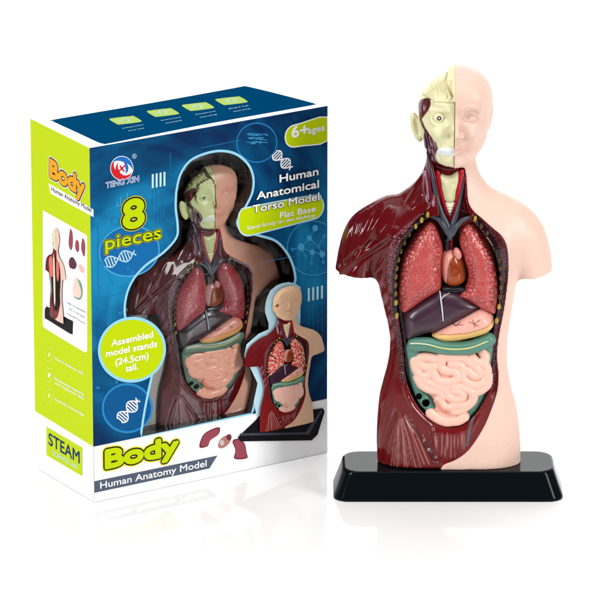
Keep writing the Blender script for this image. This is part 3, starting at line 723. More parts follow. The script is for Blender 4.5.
def sheet_st(name, face, loops, m, layer, parent=None):
    """flat printed area from (s, t) loops, holes allowed"""
    lp = [[Vector((a, b, 0)) for a, b in l] for l in loops]; tr = tessellate_polygon(lp)
    q = np.array([v[:2] for l in lp for v in l]); V = face.P(q, layer*LY)
    F = []
    for t in tr:
        a, b, c = (q[i] for i in t); cr = (b[0]-a[0])*(c[1]-a[1])-(b[1]-a[1])*(c[0]-a[0])
        flip = cr*np.dot(np.cross(face.ax, face.ay), face.n) < 0
        F.append(tuple(t[::-1]) if flip else tuple(t))
    return tomesh(name, V, F, m, parent or box)
def sheet(name, face, loops, m, layer, parent=None):
    return sheet_st(name, face, [face.st(np.array(l)[:, 0], np.array(l)[:, 1]) for l in loops], m, layer, parent)
def ribbon_faces(P, wd, closed=False):
    P = np.asarray(P, float); T = np.gradient(P, axis=0)
    if closed: T = np.roll(P, -1, 0)-np.roll(P, 1, 0)
    T /= np.linalg.norm(T, axis=1)[:, None]+1e-9; N = np.stack([-T[:, 1], T[:, 0]], 1)*wd/2
    n = len(P); V = np.concatenate([P+N, P-N]); m = n if closed else n-1
    return V, [(i, n+i, n+(i+1) % n, (i+1) % n) for i in range(m)]
def ribbons(name, face, paths, wd, m, layer, parent=None):
    """thin printed lines; paths in pixels, each open or closed (path, closed)"""
    Vs = []; Fs = []; o = 0
    for k, p in enumerate(paths):
        cl = isinstance(p, tuple) and isinstance(p[1], bool); pts = np.array(p[0] if cl else p, float)
        q = face.st(pts[:, 0], pts[:, 1]); V, F = ribbon_faces(q, wd, cl and p[1])
        Vs.append(face.P(V, layer*LY)); Fs += [tuple(i+o for i in f) for f in F]; o += len(V)
    V = np.concatenate(Vs); sgn = np.dot(np.cross(face.ax, face.ay), face.n)
    return tomesh(name, V, Fs if sgn < 0 else [f[::-1] for f in Fs], m, parent or box)
def ellipse(cx, cy, rx, ry, n=40, rot=0.):
    t = np.linspace(0, 2*math.pi, n, endpoint=False); x = rx*np.cos(t); y = ry*np.sin(t); c, s = math.cos(rot), math.sin(rot)
    return np.stack([cx+x*c-y*s, cy+x*s+y*c], 1)
def text(name, s, face, p0, p1, hpx, m, layer, bold=0., parent=None, st=False, space=1.0):
    """lettering: baseline from pixel p0 to p1, capital height hpx pixels"""
    cu = bpy.data.curves.new(name, 'FONT'); cu.body = s; cu.dimensions = '2D'; cu.fill_mode = 'BOTH'; cu.resolution_u = 4; cu.space_character = space
    t = bpy.data.objects.new(name, cu); C.objects.link(t); dg = bpy.context.evaluated_depsgraph_get()
    me = bpy.data.meshes.new_from_object(t.evaluated_get(dg)); C.objects.unlink(t); bpy.data.objects.remove(t)
    V = np.empty(len(me.vertices)*3, np.float32); me.vertices.foreach_get('co', V); V = V.reshape(-1, 3)
    F = [tuple(p.vertices) for p in me.polygons]; bpy.data.meshes.remove(me)
    x0, x1 = V[:, 0].min(), V[:, 0].max(); a = face.st(*p0); b = face.st(*p1); d = b-a; L = np.linalg.norm(d); d = d/L; nrm = np.array([-d[1], d[0]])
    X = (V[:, 0]-x0)/(x1-x0)*L; Yv = V[:, 1]/.70*(hpx/CE)
    q = a+X[:, None]*d+Yv[:, None]*nrm; r = bold*hpx*1.3
    if r < .02: P = face.P(q, layer*LY); FF = F
    else:        # heavier strokes: the glyphs repeated round a small circle, each a hair above the last
        n = 12 if r > .6 else 8; P = []; FF = []
        for k in range(n+1):
            o2 = np.array([0, 0]) if k == n else r*np.array([math.cos(2*math.pi*k/n), math.sin(2*math.pi*k/n)])
            P.append(face.P(q+o2, layer*LY+.006*k)); FF += [tuple(i+k*len(V) for i in f) for f in F]
        P = np.concatenate(P)
    return tomesh(name, P, FF, m, parent or box)
def outlined(name, s, face, p0, p1, h, m1, m2, layer, bold=.02, rim=.05, m3=None, rim2=.09, **kw):
    o = text(name, s, face, p0, p1, h, m1, layer+2, bold, **kw)
    k = dict(kw); k['parent'] = o
    a = text(name+'_outline', s, face, p0, p1, h, m2, layer+1, bold+rim, **kw)
    a.parent = o
    if m3:
        b = text(name+'_glow', s, face, p0, p1, h, m3, layer, bold+rim2, **kw); b.parent = o
    return o

P_lime = pm('lime_print', 192, 213, 2); P_white = pm('white_print', 250, 251, 252); P_navy = pm('navy_print', 12, 42, 96)
P_dark = pm('dark_print', 26, 34, 30); P_yel = pm('yellow_print', 246, 226, 40); P_or = pm('orange_print', 238, 164, 26)
P_pale = pm('pale_blue_print', 150, 210, 236); P_top = pm('deep_blue_print', 0, 64, 104, .6, .0); P_grey = pm('slate_print', 82, 92, 108)
P_red = pm('red_print', 210, 36, 48); P_blue = pm('blue_print', 30, 110, 190); P_line = pm('sky_line_print', 70, 160, 210); P_line2 = pm('faint_line_print', 36, 118, 176)
P_glow = pm('glow_print', 40, 130, 190); P_lite = pm('light_blue_print', 190, 226, 240)
def blue_print():
    m = mat('blue_science_print', (.02, .2, .4), rough=.35, spec=.06); nt = m.node_tree; b = nt.nodes['Principled BSDF']
    tc = nt.nodes.new('ShaderNodeTexCoord'); 
    mp = nt.nodes.new('ShaderNodeMapping'); mp.vector_type = 'POINT'
    mp.inputs['Rotation'].default_value = (0, 0, -math.atan2(ex[1], ex[0])); nt.links.new(tc.outputs['Object'], mp.inputs['Vector'])
    sp = nt.nodes.new('ShaderNodeSeparateXYZ'); nt.links.new(mp.outputs[0], sp.inputs[0])
    def mr(src, a, b_, lo, hi):
        n = nt.nodes.new('ShaderNodeMapRange'); n.inputs[1].default_value = a; n.inputs[2].default_value = b_; n.inputs[3].default_value = lo; n.inputs[4].default_value = hi; nt.links.new(src, n.inputs[0]); return n.outputs[0]
    def mth(op, a, b_):
        n = nt.nodes.new('ShaderNodeMath'); n.operation = op
        for i, v in enumerate((a, b_)):
            if isinstance(v, (int, float)): n.inputs[i].default_value = v
            else: nt.links.new(v, n.inputs[i])
        return n.outputs[0]
    def blob(cx, cz, rx, rz, amp):
        dx = mth('DIVIDE', mth('SUBTRACT', sp.outputs[0], cx*S), rx*S); dz = mth('DIVIDE', mth('SUBTRACT', sp.outputs[2], cz*S), rz*S)
        d = mth('ADD', mth('MULTIPLY', dx, dx), mth('MULTIPLY', dz, dz)); return mth('MULTIPLY', mth('POWER', 2.718, mth('MULTIPLY', d, -1)), amp)
    t = mth('ADD', blob(35, 250, 85, 100, 1.15), blob(265, 215, 60, 95, .7)); t = mth('ADD', t, blob(170, 330, 60, 25, .35)); t = mth('ADD', t, blob(30, 90, 40, 60, .25))
    n = nt.nodes.new('ShaderNodeTexNoise'); n.inputs['Scale'].default_value = 38; n.inputs['Detail'].default_value = 2; nt.links.new(mp.outputs[0], n.inputs['Vector'])
    t = mth('ADD', t, mr(n.outputs['Fac'], .35, .65, -.12, .12))
    v = nt.nodes.new('ShaderNodeTexVoronoi'); v.inputs['Scale'].default_value = 75; nt.links.new(mp.outputs[0], v.inputs['Vector'])
    t = mth('ADD', t, mr(v.outputs['Distance'], .1, .24, .10, 0))
    for cx_, cz_, f_, am in ((115, 190, 15, .12), (40, 240, 26, .07)):
        dx = mth('SUBTRACT', sp.outputs[0], cx_*S); dz = mth('SUBTRACT', sp.outputs[2], cz_*S)
        rr = mth('SQRT', mth('ADD', mth('MULTIPLY', dx, dx), mth('MULTIPLY', dz, dz)), 0)
        rn = nt.nodes.new('ShaderNodeTexNoise'); rn.noise_dimensions = '1D'; rn.inputs['Scale'].default_value = 1; rn.inputs['Detail'].default_value = 1
        nt.links.new(mth('MULTIPLY', rr, f_*4.0), rn.inputs['W']); t = mth('ADD', t, mr(rn.outputs['Fac'], .42, .58, -am, am))
    cr = nt.nodes.new('ShaderNodeValToRGB'); el = cr.color_ramp.elements
    el[0].position = 0; el[0].color = (*srgb(4, 42, 84), 1); el[1].position = 1; el[1].color = (*srgb(24, 134, 184), 1)
    e = cr.color_ramp.elements.new(.5); e.color = (*srgb(4, 84, 130), 1)
    nt.links.new(t, cr.inputs[0]); nt.links.new(cr.outputs[0], b.inputs['Base Color'])
    return m
P_print = blue_print()

WIN = spl([(177,192),(181,175),(190,162),(204,155),(220,152),(235,155),(247,165),(252,178),(251,192),(245,205),(238,216),(236,224),(242,232),(258,236.5),(275,242),(286,254),(292,267),(294,281),(288,283),(277,285),(268,296),(264.5,310),(269,322),(270,329),(256,339.5),(247,351),(246,357),(250,366),(256.5,371),(258,383),(254,400),(251,412.7)], 4, False)
WIN2 = spl([(141.5,436.3),(145,413),(149,392),(153,371),(150,350),(138,335),(127,320),(126,302),(132,283),(145,267),(164,253),(177,238),(178.5,225),(176.5,208),(177,192)], 4, False)[:-1]
WIN = np.concatenate([WIN, WIN2])
wst = front.st(WIN[:, 0], WIN[:, 1])
def offset_loop(q, d):
    T = np.roll(q, -1, 0)-np.roll(q, 1, 0); T /= np.linalg.norm(T, axis=1)[:, None]; N = np.stack([T[:, 1], -T[:, 0]], 1)
    area2 = np.sum(q[:, 0]*np.roll(q[:, 1], -1)-np.roll(q[:, 0], -1)*q[:, 1])
    return q+N*d*(1 if area2 > 0 else -1)
def rect(a, b, c, d): return [(a, b), (c, b), (c, d), (a, d)]
# carcass: front with the window cut out, four sides, floor and lid as one card shell
def build_carcass():
    V = []; F = []
    def add(v, f):
        o = len(V); V.extend(v); F.extend([tuple(i+o for i in t) for t in f])
    c = [FL, FR, FR+back*DB, FL+back*DB]; t = [p+UP*HB for p in c]
    c = [p+UP*.4 for p in c]
    add([c[0], c[3], t[3], t[0]], [(0, 1, 2, 3)][::1]); add([c[1], c[2], t[2], t[1]], [(3, 2, 1, 0)][::-1]); add([c[2], c[3], t[3], t[2]], [(0, 1, 2, 3)])
    add(t, [(0, 1, 2, 3)]); add(c, [(3, 2, 1, 0)])
    lp = [[Vector((a, b, 0)) for a, b in rect(0, .4, W_, HB)], [Vector((a, b, 0)) for a, b in wst]]; tr = tessellate_polygon(lp)
    q = np.array([v[:2] for l in lp for v in l]); add(list(front.P(q, 0)), [tuple(x) for x in tr])
    tomesh('card_shell', V, F, M_white, box)
    # tray behind the window: black plastic walls and back
    dep = -30.; n = len(wst); A = front.P(wst, -.3); B = front.P(offset_loop(wst, -2.5), dep)
    V2 = list(A)+list(B); F2 = [(i, (i+1) % n, n+(i+1) % n, n+i) for i in range(n)]
    tr = tessellate_polygon([[Vector((a, b, 0)) for a, b in wst]]); F2 += [tuple(n+i for i in t_) for t_ in tr]
    o = tomesh('inner_tray', V2, F2, M_tray, box); o['label'] = 'black moulded tray behind the window'
build_carcass()
fst = lambda L: front.st(np.array(L, float)[:, 0], np.array(L, float)[:, 1])
blu = fst([(94, 446.5), (327, 398.5)])
sheet_st('front_print', front, [[(.0, blu[0][1]), (W_, blu[1][1]), (W_, HB), (0, HB)], [tuple(p) for p in wst]], P_print, 1)
ring_out = offset_loop(wst, 2.6)
ring = sheet_st('window_border', front, [[tuple(p) for p in ring_out], [tuple(p) for p in wst]], P_pale, 4)
sheet('bottom_band', front, [[(94,446.8),(327,398.8),(327,452.2),(94,502)]], P_white, 5)
# side and top prints
sd = side.st(np.array([36., 94.]), np.array([411.5, 447]))
sheet_st('side_print', side, [[(0, sd[0][1]), (DB, sd[1][1]), (DB, HB), (0, HB)]], P_lime, 1)
tp = spl([(53,121),(56,119.3),(150,103.3),(235,88),(243,86.4),(250,87.2),(280,94.5),(308,101.8),(314,103.8),(308,106),(210,123.5),(112,142.8),(104,143.6),(98,142.3),(78,133),(57,123.4)], 4)
sheet('top_print', top, [tp], P_top, 1)

# window film with creases
def build_film():
    lo = wst.min(0)-2; hi = wst.max(0)+2; hs = 1.1; a = np.arange(lo[0], hi[0], hs); b = np.arange(lo[1], hi[1], hs); A, B = np.meshgrid(a, b, indexing='ij')
    d = psd(wst, A, B); z = 2.4*(fbm(A/34, B/34, 6)-.5)*ss(0, 10, -d)+1.5*(vn(A/16+B/24, B/45, 8)-.5)*ss(0, 10, -d)
    z += ss(0, 8, -d)*1.0*np.abs(vn(A/12, B/12, 18)-.5); z = z-ss(-1, 16, -d)*2.2-.3
    P = front.P(np.stack([A, B], -1).reshape(-1, 2), 0)+front.n*z.reshape(-1, 1)
    na, nb = A.shape; F = []
    inside = d < 1.2
    for i in range(na-1):
        for j in range(nb-1):
            if inside[i, j] and inside[i+1, j] and inside[i, j+1] and inside[i+1, j+1]: F.append((i*nb+j, (i+1)*nb+j, (i+1)*nb+j+1, i*nb+j+1))
    used = sorted({v for f in F for v in f}); mp = {v: k for k, v in enumerate(used)}
    me = bpy.data.meshes.new('window_film'); me.from_pydata([tuple((P[v]-FL)*S) for v in used], [], [tuple(mp[v] for v in f) for f in F]); me.update()
    for p in me.polygons: p.use_smooth = True
    m = bpy.data.materials.new('clear_film'); m.use_nodes = True; nt = m.node_tree; nt.nodes.clear()
    out = nt.nodes.new('ShaderNodeOutputMaterial'); tr = nt.nodes.new('ShaderNodeBsdfTransparent'); gl = nt.nodes.new('ShaderNodeBsdfGlossy'); gl.inputs['Roughness'].default_value = .03
    tr.inputs[0].default_value = (1, 1, 1, 1)
    fr = nt.nodes.new('ShaderNodeFresnel'); fr.inputs[0].default_value = 1.24; mx = nt.nodes.new('ShaderNodeMixShader')
    tc = nt.nodes.new('ShaderNodeTexCoord'); no = nt.nodes.new('ShaderNodeTexNoise'); no.inputs['Scale'].default_value = 45; no.inputs['Detail'].default_value = 2; no.inputs['Distortion'].default_value = 1.2
    bp = nt.nodes.new('ShaderNodeBump'); bp.inputs['Strength'].default_value = .2; bp.inputs['Distance'].default_value = 2*S
    nt.links.new(tc.outputs['Object'], no.inputs['Vector']); nt.links.new(no.outputs['Fac'], bp.inputs['Height']); nt.links.new(bp.outputs[0], gl.inputs['Normal']); nt.links.new(bp.outputs[0], fr.inputs['Normal'])
    nt.links.new(fr.outputs[0], mx.inputs[0]); nt.links.new(tr.outputs[0], mx.inputs[1]); nt.links.new(gl.outputs[0], mx.inputs[2]); nt.links.new(mx.outputs[0], out.inputs[0])
    o = link('window_film', me, m, box); o['label'] = 'clear wrinkled plastic bulging over the window'
build_film()

lq = front.st(np.array([139., 150, 178, 186, 182, 176]), np.array([437., 340, 338, 370, 400, 430.]))
tomesh('tray_liner', list(front.P(lq, -20)), [(0, 1, 2, 3, 4, 5)], mat('grey_tray_liner', srgb(150, 148, 142), rough=.3, spec=.5, bump=(200, .6)), box)
# the torso packed in the box: a copy of every part
def copy_part(o, parent):
    c = o.copy(); C.objects.link(c); c.parent = parent; return c
PACK = {M_skin.name: mat('tan_plastic', rough=.3, spec=.4, attr=True, tint=(.84, .64, .55)), M_bone.name: mat('green_tinged_plastic', rough=.3, spec=.4, attr=True, tint=(.72, .84, .66)),
    M_gloss.name: mat('brown_red_plastic', rough=.14, spec=.1, coat=.5, coat_r=.05, attr=True, tint=(.62, .75, .9)), M_lung.name: mat('maroon_plastic', rough=.2, spec=.6, attr=True, tint=(.72, .7, .95)),
    M_soft.name: mat('tan_satin_plastic', rough=.3, spec=.5, attr=True, tint=(.85, .70, .62)), M_liver.name: mat('black_purple_plastic', rough=.18, spec=.6, attr=True, tint=(.4, .45, .45))}
packed = torso.copy(); C.objects.link(packed)
tag(packed, 'second anatomical torso packed behind the clear window of the toy box', 'anatomy model')
for ch in list(torso.children):
    if ch.name.startswith('base'): continue
    c_ = copy_part(ch, packed); c_.material_slots[0].link = 'OBJECT'; c_.material_slots[0].material = PACK[ch.data.materials[0].name]
KX, KY, KZ = .83, .29, .665
cpx = front.st(213.5, 300)[0]
ztop = front.st(213, 168.5)[1]
pk = FL + ex*(cpx+7.5) - front.n*17 + UP*(ztop-449*KZ)
packed.location = Vector(pk - ex*5*KX)*S; packed.rotation_euler = (0, 0, math.atan2(ex[1], ex[0])); packed.scale = (KX, KY, KZ)

# ---- printed decoration, front
def dna(name, face, c, L, A, ang, m, layer, turns=1.0, wd=1.2):
    c_, s_ = math.cos(ang), math.sin(ang); t = np.linspace(-1, 1, 26)
    def tr(x, y): return np.stack([c[0]+x*c_-y*s_, c[1]+x*s_+y*c_], -1)
    ph = t*math.pi*turns; P = [tr(t*L, A*np.sin(ph+.5)), tr(t*L, -A*np.sin(ph+.5))]
    for k in np.linspace(-.92, .92, 11):
        y = A*math.sin(k*math.pi*turns+.5)
        if abs(y) > .8: P.append(tr(np.array([k*L, k*L]), np.array([y, -y])))
    return ribbons(name, face, P, wd, m, layer)
def circle_line(name, c, rx, ry, wd, m, layer, fill=None, rot=0):
    p = ellipse(c[0], c[1], rx, ry, 48, rot)
    if fill: sheet(name+'_fill', front, [p], fill, layer-1)
    return ribbons(name, front, [(p, True)], wd, m, layer)
P_tag = pm('muted_lime_print', 150, 184, 34); P_ring = pm('pale_lime_print', 226, 236, 130); P_disc = pm('disc_print', 16, 104, 166)
circle_line('glow_circle', (129, 251), 30, 25, 1.6, P_line, 3.2, P_disc, -.2)
circle_line('glow_circle', (256.5, 142.5), 20, 19.5, 1.4, P_line2, 3.2, None, -.2)
circle_line('glow_circle', (127, 408), 24.5, 24, 2.4, P_glow, 3.2, pm('inner_disc_print', 10, 84, 140))
pc_ = ellipse(313, 248, 26, 27, 72); k_ = [i for i in range(72) if pc_[i][0] < 326.5]; k_ = [i for i in k_ if i > 36*0+9]+[i for i in k_ if i <= 9]
ribbons('glow_circle', front, [pc_[[i for i in range(9, 66) if pc_[i][0] < 326.3]]], .8, P_line, 3.2)
ribbons('cell_squiggles', front, [spl([(246+10*random.random()+k % 5*3, 133+k//5*4+3*random.random()) for _ in range(4)], 3, False) for k in range(15)], .6, P_line, 3.4)
dna('dna_icon', front, (120, 258), 16, 5.5, -.35, P_lite, 3.6, 1.)
dna('dna_icon', front, (282.5, 160.5), 11.5, 5.5, .75, P_white, 3.6, 1.)
dna('dna_icon', front, (128.5, 410), 14, 6, -.85, P_white, 3.8, 1.)
for nm, x0, y0, n, dx, hh in (('test_tube_icon', 152.5, 188, 4, 3.9, 14), ('test_tube_icon', 308.5, 301, 4, 4.4, 13)):
    ribbons(nm, front, [[(x0+k*dx, y0-k*dx*.19), (x0+k*dx, y0-hh-k*dx*.19)] for k in range(n)], 2.3, P_lite, 3.5)
    ribbons('guide_line', front, [[(x0+k*dx, y0-k*dx*.19), (x0+k*dx, y0+34+6*k)] for k in range(n)], .5, P_line2, 3.3)
ribbons('bar_chart_icon', front, [[(117+k*3.3, 205.5-k*.6), (117+k*3.3, 205.5-k*.6-h)] for k, h in enumerate((4, 8, 5, 11, 6))]+[[(115, 206), (134, 202.3)]], 1.2, P_line, 3.5)
for p_ in [[(170,152),(170,170),(163,178)], [(163,190),(163,216),(172,224)], [(101,215),(108,219)], [(300,300),(300,330)], [(262,262),(327,250)], [(240,140),(200,148)], [(96,300),(124,292)], [(98,225),(98,290)]]: ribbons('network_line', front, [p_], .6, P_line2, 3.3)
ribbons('gear_icon', front, [(ellipse(115, 221, 4, 4, 12), True), (ellipse(104, 262, 3, 3, 12), True)], .9, P_line2, 3.3)
mol = [(301,247,4),(292,249,2),(309,238,3),(315,228,3.4),(324,236,2.4),(312,252,3),(322,254,3.4),(311,263,2.4),(318,246,2.4),(305,256,2),(323,262,2.2)]
ribbons('molecule_bonds', front, [[(mol[a][0], mol[a][1]), (mol[b][0], mol[b][1])] for a, b in ((0,1),(0,2),(2,3),(2,8),(8,4),(0,5),(5,6),(5,7),(8,6),(0,9),(6,10))], .8, P_line, 3.3)
for a, b, r in mol: sheet('molecule_ball', front, [ellipse(a, b, r*.85, r, 16)], P_glow if r < 2.7 else P_line, 3.5)
for k in range(46):
    u = 97+random.random()*46; y = 262+random.random()*150
    sheet('bokeh_dot', front, [ellipse(u, y, 1.2+random.random(), 1.3+random.random(), 10)], P_line2, 2.4+.01*k) if k % 2 == 0 and psd(WIN, np.array([u]), np.array([y]))[0] > 4 else None
# logo
lg = (121.5, 168)
def arc(c, r0, r1, a0, a1, sx=1., sy=1., n=18):
    t = np.radians(np.linspace(a0, a1, n)); rr = np.interp(np.linspace(0, 1, n), [0, .5, 1], [r0, (r0+r1)/2, r0]); 
    th = np.sin(np.linspace(0, math.pi, n))
    o = [(c[0]+(r1)*math.cos(q)*sx, c[1]-(r1)*math.sin(q)*sy) for q in t]; i = [(c[0]+(r1-(r1-r0)*h)*math.cos(q)*sx, c[1]-(r1-(r1-r0)*h)*math.sin(q)*sy) for q, h in zip(t, th)]
    return o+i[::-1]
l0 = sheet('logo_disc', front, [ellipse(lg[0], lg[1], 11.6, 12.2)], P_white, 4)
sheet('logo_swirl', front, [arc(lg, 5.5, 11, 130, 340, 1, 1.05)], P_red, 5, l0)
sheet('logo_swirl', front, [arc(lg, 6, 11, -10, 150, 1, 1.05)], P_blue, 5.3, l0)
sheet('logo_swirl', front, [arc(lg, 3.5, 6.6, -60, 80, 1, 1.05)], P_blue, 5.6, l0)
sheet('logo_swirl', front, [arc(lg, 3.5, 6.2, 120, 280, 1, 1.05)], P_red, 5.9, l0)
ribbons('logo_mark', front, [[(118.5,171),(125,165)], [(119.5,165.5),(124,171.5)]], 1.6, P_red, 6.2, l0)
ribbons('registered_mark', front, [(ellipse(134, 156, 2, 2.2, 16), True), [(133.4,157.3),(133.4,154.8),(134.6,155),(134.4,156),(133.5,156)], [(134,156),(134.8,157.2)]], .45, P_lite, 5)
outlined('brand_lettering', 'TENG XIN', front, (105.5, 188), (138.5, 181), 5.6, P_red if False else P_blue, P_white, 5, bold=.0, rim=.05)
# titles
outlined('number_title', '8', front, (123.5, 228.5), (143, 224.8), 27, P_lime, P_dark, 6, bold=.05, rim=.05, m3=P_yel, rim2=.07)
outlined('pieces_title', 'pieces', front, (105, 249.5), (160.5, 238), 13, P_lime, P_dark, 6, bold=.02, rim=.055, m3=P_yel, rim2=.075)
pill = spl([(286,133),(290.5,127),(300,124),(327,117.4),(327,140.3),(302,145),(291,146),(286,141)], 3)
pill[:, 0] = np.minimum(pill[:, 0], 326.6)
sheet('age_tag', front, [offs for offs in [ellipse(0, 0, 1, 1)]][:0] or [[(p[0]*1.0, p[1]) for p in pill]], P_lime, 5)
pst = front.st(pill[:, 0], pill[:, 1]); po = offset_loop(pst, 1.3); po[:, 0] = np.minimum(po[:, 0], W_-.1)
sheet_st('age_tag_border', front, [[tuple(p) for p in po]], P_white, 4.4)
text('age_lettering', '6+', front, (291.5, 137.5), (308, 134.2), 11, P_white, 6, .035)
text('age_lettering', 'ages', front, (307.5, 133.6), (324, 130.3), 6.6, P_white, 6, .02)
for s_, a, b, h in (('Human', (279, 182), (317.5, 174.4), 7.6), ('Anatomical', (256, 199.3), (318, 187), 7.6), ('Torso Model', (252, 212.5), (318.5, 199.4), 7.4)):
    outlined('heading', s_, front, a, b, h, P_white, P_dark, 9, bold=.03, rim=.05)
pl2 = spl([(241,211),(250,207.5),(312,196),(320,198.5),(322.5,207),(318,216),(306,220),(260,232),(246,234.5),(239.5,229),(238.5,219)], 4)
sheet('base_tag', front, [pl2], P_lime, 6.5)
pst = front.st(pl2[:, 0], pl2[:, 1]); sheet_st('base_tag_border', front, [[tuple(p) for p in offset_loop(pst, 1.6)]], P_lite, 6)
text('base_lettering', 'Flat Base', front, (279.5, 218), (315, 211), 6, P_white, 8, .02)
text('base_lettering', 'Stand firmly on the desktop', front, (246.5, 229.5), (314.5, 216.3), 3.7, P_white, 8, .008)
bub = ellipse(131.5, 349.5, 31.5, 30, 60, -.15)
sheet('height_bubble', front, [bub], P_lime, 6.5); pst = front.st(bub[:, 0], bub[:, 1]); sheet_st('height_bubble_border', front, [[tuple(p) for p in offset_loop(pst, 3)]], P_pale, 6)
for s_, a, b in (('Assembled', (111, 346), (152.5, 337)), ('model stands', (105.5, 356.5), (156.5, 346.3)), ('(24.5cm)', (115, 365), (148, 358.2)), ('tall.', (125, 371.5), (137.5, 368.8))):
    text('height_lettering', s_, front, a, b, 6.4, P_white, 8, .025)
outlined('body_title', 'Body', front, (105.5, 467.5), (177, 452.6), 17.5, P_lime, P_dark, 8, bold=.075, rim=.07, m3=P_yel, rim2=.12)
bn = sheet('name_banner', front, [[(94,481),(217,455.3),(209,468.2),(94,492.6)]], P_grey, 6.5)
text('banner_lettering', 'Human Anatomy Model', front, (99.8, 488.3), (206, 466), 6.6, P_white, 7.5, .015, bn)
P_lungp = pm('lung_print', 152, 72, 84); P_lungd = pm('lung_edge_print', 112, 48, 60)
for lp in ([(199,447),(202,436),(209,430),(219,427),(218,434),(210,440),(207,446)], [(232,441),(238,438.5),(244,443),(246,452),(246.5,458),(234,458.5),(235,450)]):
    q = spl(lp, 4); o = sheet('loose_lung_picture', front, [q], P_lungd, 6.6); c = q.mean(0); sheet('loose_lung_shade', front, [c+(q-c)*.86], P_lungp, 7, o)
hp = spl([(218,443),(221,438),(226,435),(230,434),(231,438),(228,444),(222,448),(218,447)], 3); o = sheet('loose_heart_picture', front, [hp], pm('heart_print', 176, 120, 112), 6.6)
sheet('loose_heart_vessel', front, [ellipse(228.5, 437, 2.6, 3)], P_lungd, 7, o); sheet('loose_heart_vessel', front, [ellipse(221.5, 442.5, 2.2, 2.8)], pm('heart_pale_print', 200, 190, 180), 7.2, o)

# ---- low relief picture of the figure, moulded from the parts above
def figure_picture(name, names, face, su, sv, axu, topy, kx, kz, ky, layer, parent, recol=None):
    s0 = face.st(axu, 300)[0]; t0 = face.st(su, topy)[1]; Vs = []; Fs = []; Cs = []; o = 0
    sgn = 1
    for (nm, V, F, col) in PARTS:
        if nm not in names: continue
        a, b, c = V[F[:, 0]], V[F[:, 1]], V[F[:, 2]]; nrm = np.cross(b-a, c-a)
        F2 = F[nrm[:, 1] < -.02*np.abs(nrm).sum(1)]
        u, inv = np.unique(F2, return_inverse=True); L = V[u]-ROOT
        if recol and nm in recol: col = col.copy(); col[:, :3] = recol[nm](col[:, :3], V)
        P = face.O + (s0+L[:, :1]*kx)*face.ax + (t0+(L[:, 2:]-449)*kz)*face.ay + face.n*(-L[:, 1:2]*ky+layer)
        Vs.append((P-FL)*S); Fs.append(inv.reshape(F2.shape)+o); Cs.append(col[u]); o += len(u)
    me = mesh_np(name, np.concatenate(Vs), np.concatenate(Fs))
    at_ = me.color_attributes.new('Col', 'FLOAT_COLOR', 'POINT'); at_.data.foreach_set('color', np.concatenate(Cs).astype(np.float32).ravel())
    return link(name, me, mat(name+'_ink', rough=.4, spec=.1, attr=True), parent)

# ---- printed picture of the torso on its stand
PC = dict(skin=pm('picture_skin_print', 238, 212, 172), red=pm('picture_muscle_print', 142, 30, 40), dred=pm('picture_dark_muscle_print', 92, 16, 26), blk=pm('picture_black_print', 20, 18, 24), bone=pm('picture_bone_print', 232, 214, 184), lv=pm('picture_liver_print', 92, 48, 62),
          st=pm('picture_stomach_print', 240, 188, 178), gr=pm('picture_green_print', 120, 158, 138), gut=pm('picture_gut_print', 246, 208, 196), pink=pm('picture_lung_print', 226, 110, 104), sh=pm('picture_fold_print', 222, 190, 148), lip=pm('picture_gut_line_print', 214, 150, 140))
def pic(name, poly, k, layer, parent, n=4, face=front): return sheet(name, face, [spl(poly, n) if n > 1 else np.array(poly, float)], PC[k], layer, parent)
def front_picture():
    bs = pic('picture_stand', [(237,437),(255,420),(258,416),(322,408),(324,411),(317,434),(311,440),(240,441)], 'blk', 10, None, 1)
    pic('picture_stand_edge', [(312,439),(317,433),(324,411),(322,409),(313,424),(309,434)], 'sh', 10.5, bs, 1) if False else None
    sheet('picture_stand_edge', front, [np.array([(239.5,433),(305,431.8),(320,409.6),(321.8,410.8),(308,434),(239,435.2)])], pm('picture_edge_print', 70, 70, 84), 10.6, bs)
    a0 = front.st(284, 284.5)[1]; b0 = front.st(284, 425)[1]
    g = Grid(at(412, 100, 0)[0], HX+1, -51, 10, 346, 450, .9)
    f = smin(head_field(g.x, g.y, g.z), ell(g.x-HX, g.y, g.z, (-35, 6, 390), (4, 8, 13)), 4); f = np.maximum(f, g.x-HX-.5)
    Vh, Fh = g.net(f); ch = np.ones((len(Vh), 4)); ch[:, :3] = srgb(231, 196, 179); Uh, Wh = proj(Vh); ch[:, :3] = lay(ch[:, :3], ss(5, 3.5, np.hypot(Uh-424, Wh-119)), srgb(120, 90, 60))
    PARTS.append(('picture_head', Vh, Fh, ch))
    warm = lambda c, V: c*np.array([.97, .88, .68])
    def spots(c, V):
        a, b = voro(V[:, 0]/5, V[:, 2]/6, 3); k = vn(V[:, 0]/4, V[:, 2]/4, 9)[:, None]
        return np.where((a < .5)[:, None], np.where(k > .68, np.array(srgb(120, 20, 30)), np.array(srgb(224, 84, 84))), np.array(srgb(232, 186, 160)))
    names = ('skin_half', 'muscle_half', 'picture_head', 'larynx', 'windpipe', 'vein', 'artery', 'lung', 'heart', 'liver', 'stomach', 'large_intestine', 'tape_band', 'small_intestine', 'ligament', 'rib_end')
    sheet('picture_halo', front, [[(266.5,297),(270,290),(275,286),(281,283),(288,281.8),(295,283.3),(300,287),(300,300),(298,420),(258,424),(253,402),(257,383),(249,366),(243.5,356),(246,344),(258,333.5),(268,329),(268,323),(264.5,312),(265,303)]], P_lite, 8, box)
    o = figure_picture('picture_figure', names, front, 284, 0, 284, 284.5, .445, (a0-b0)/415, .1, 3.6, box, {'skin_half': warm, 'picture_head': warm, 'lung': spots, 'muscle_half': lambda c, V: c*1.25})
    o['label'] = 'printed picture of the assembled torso'
front_picture()

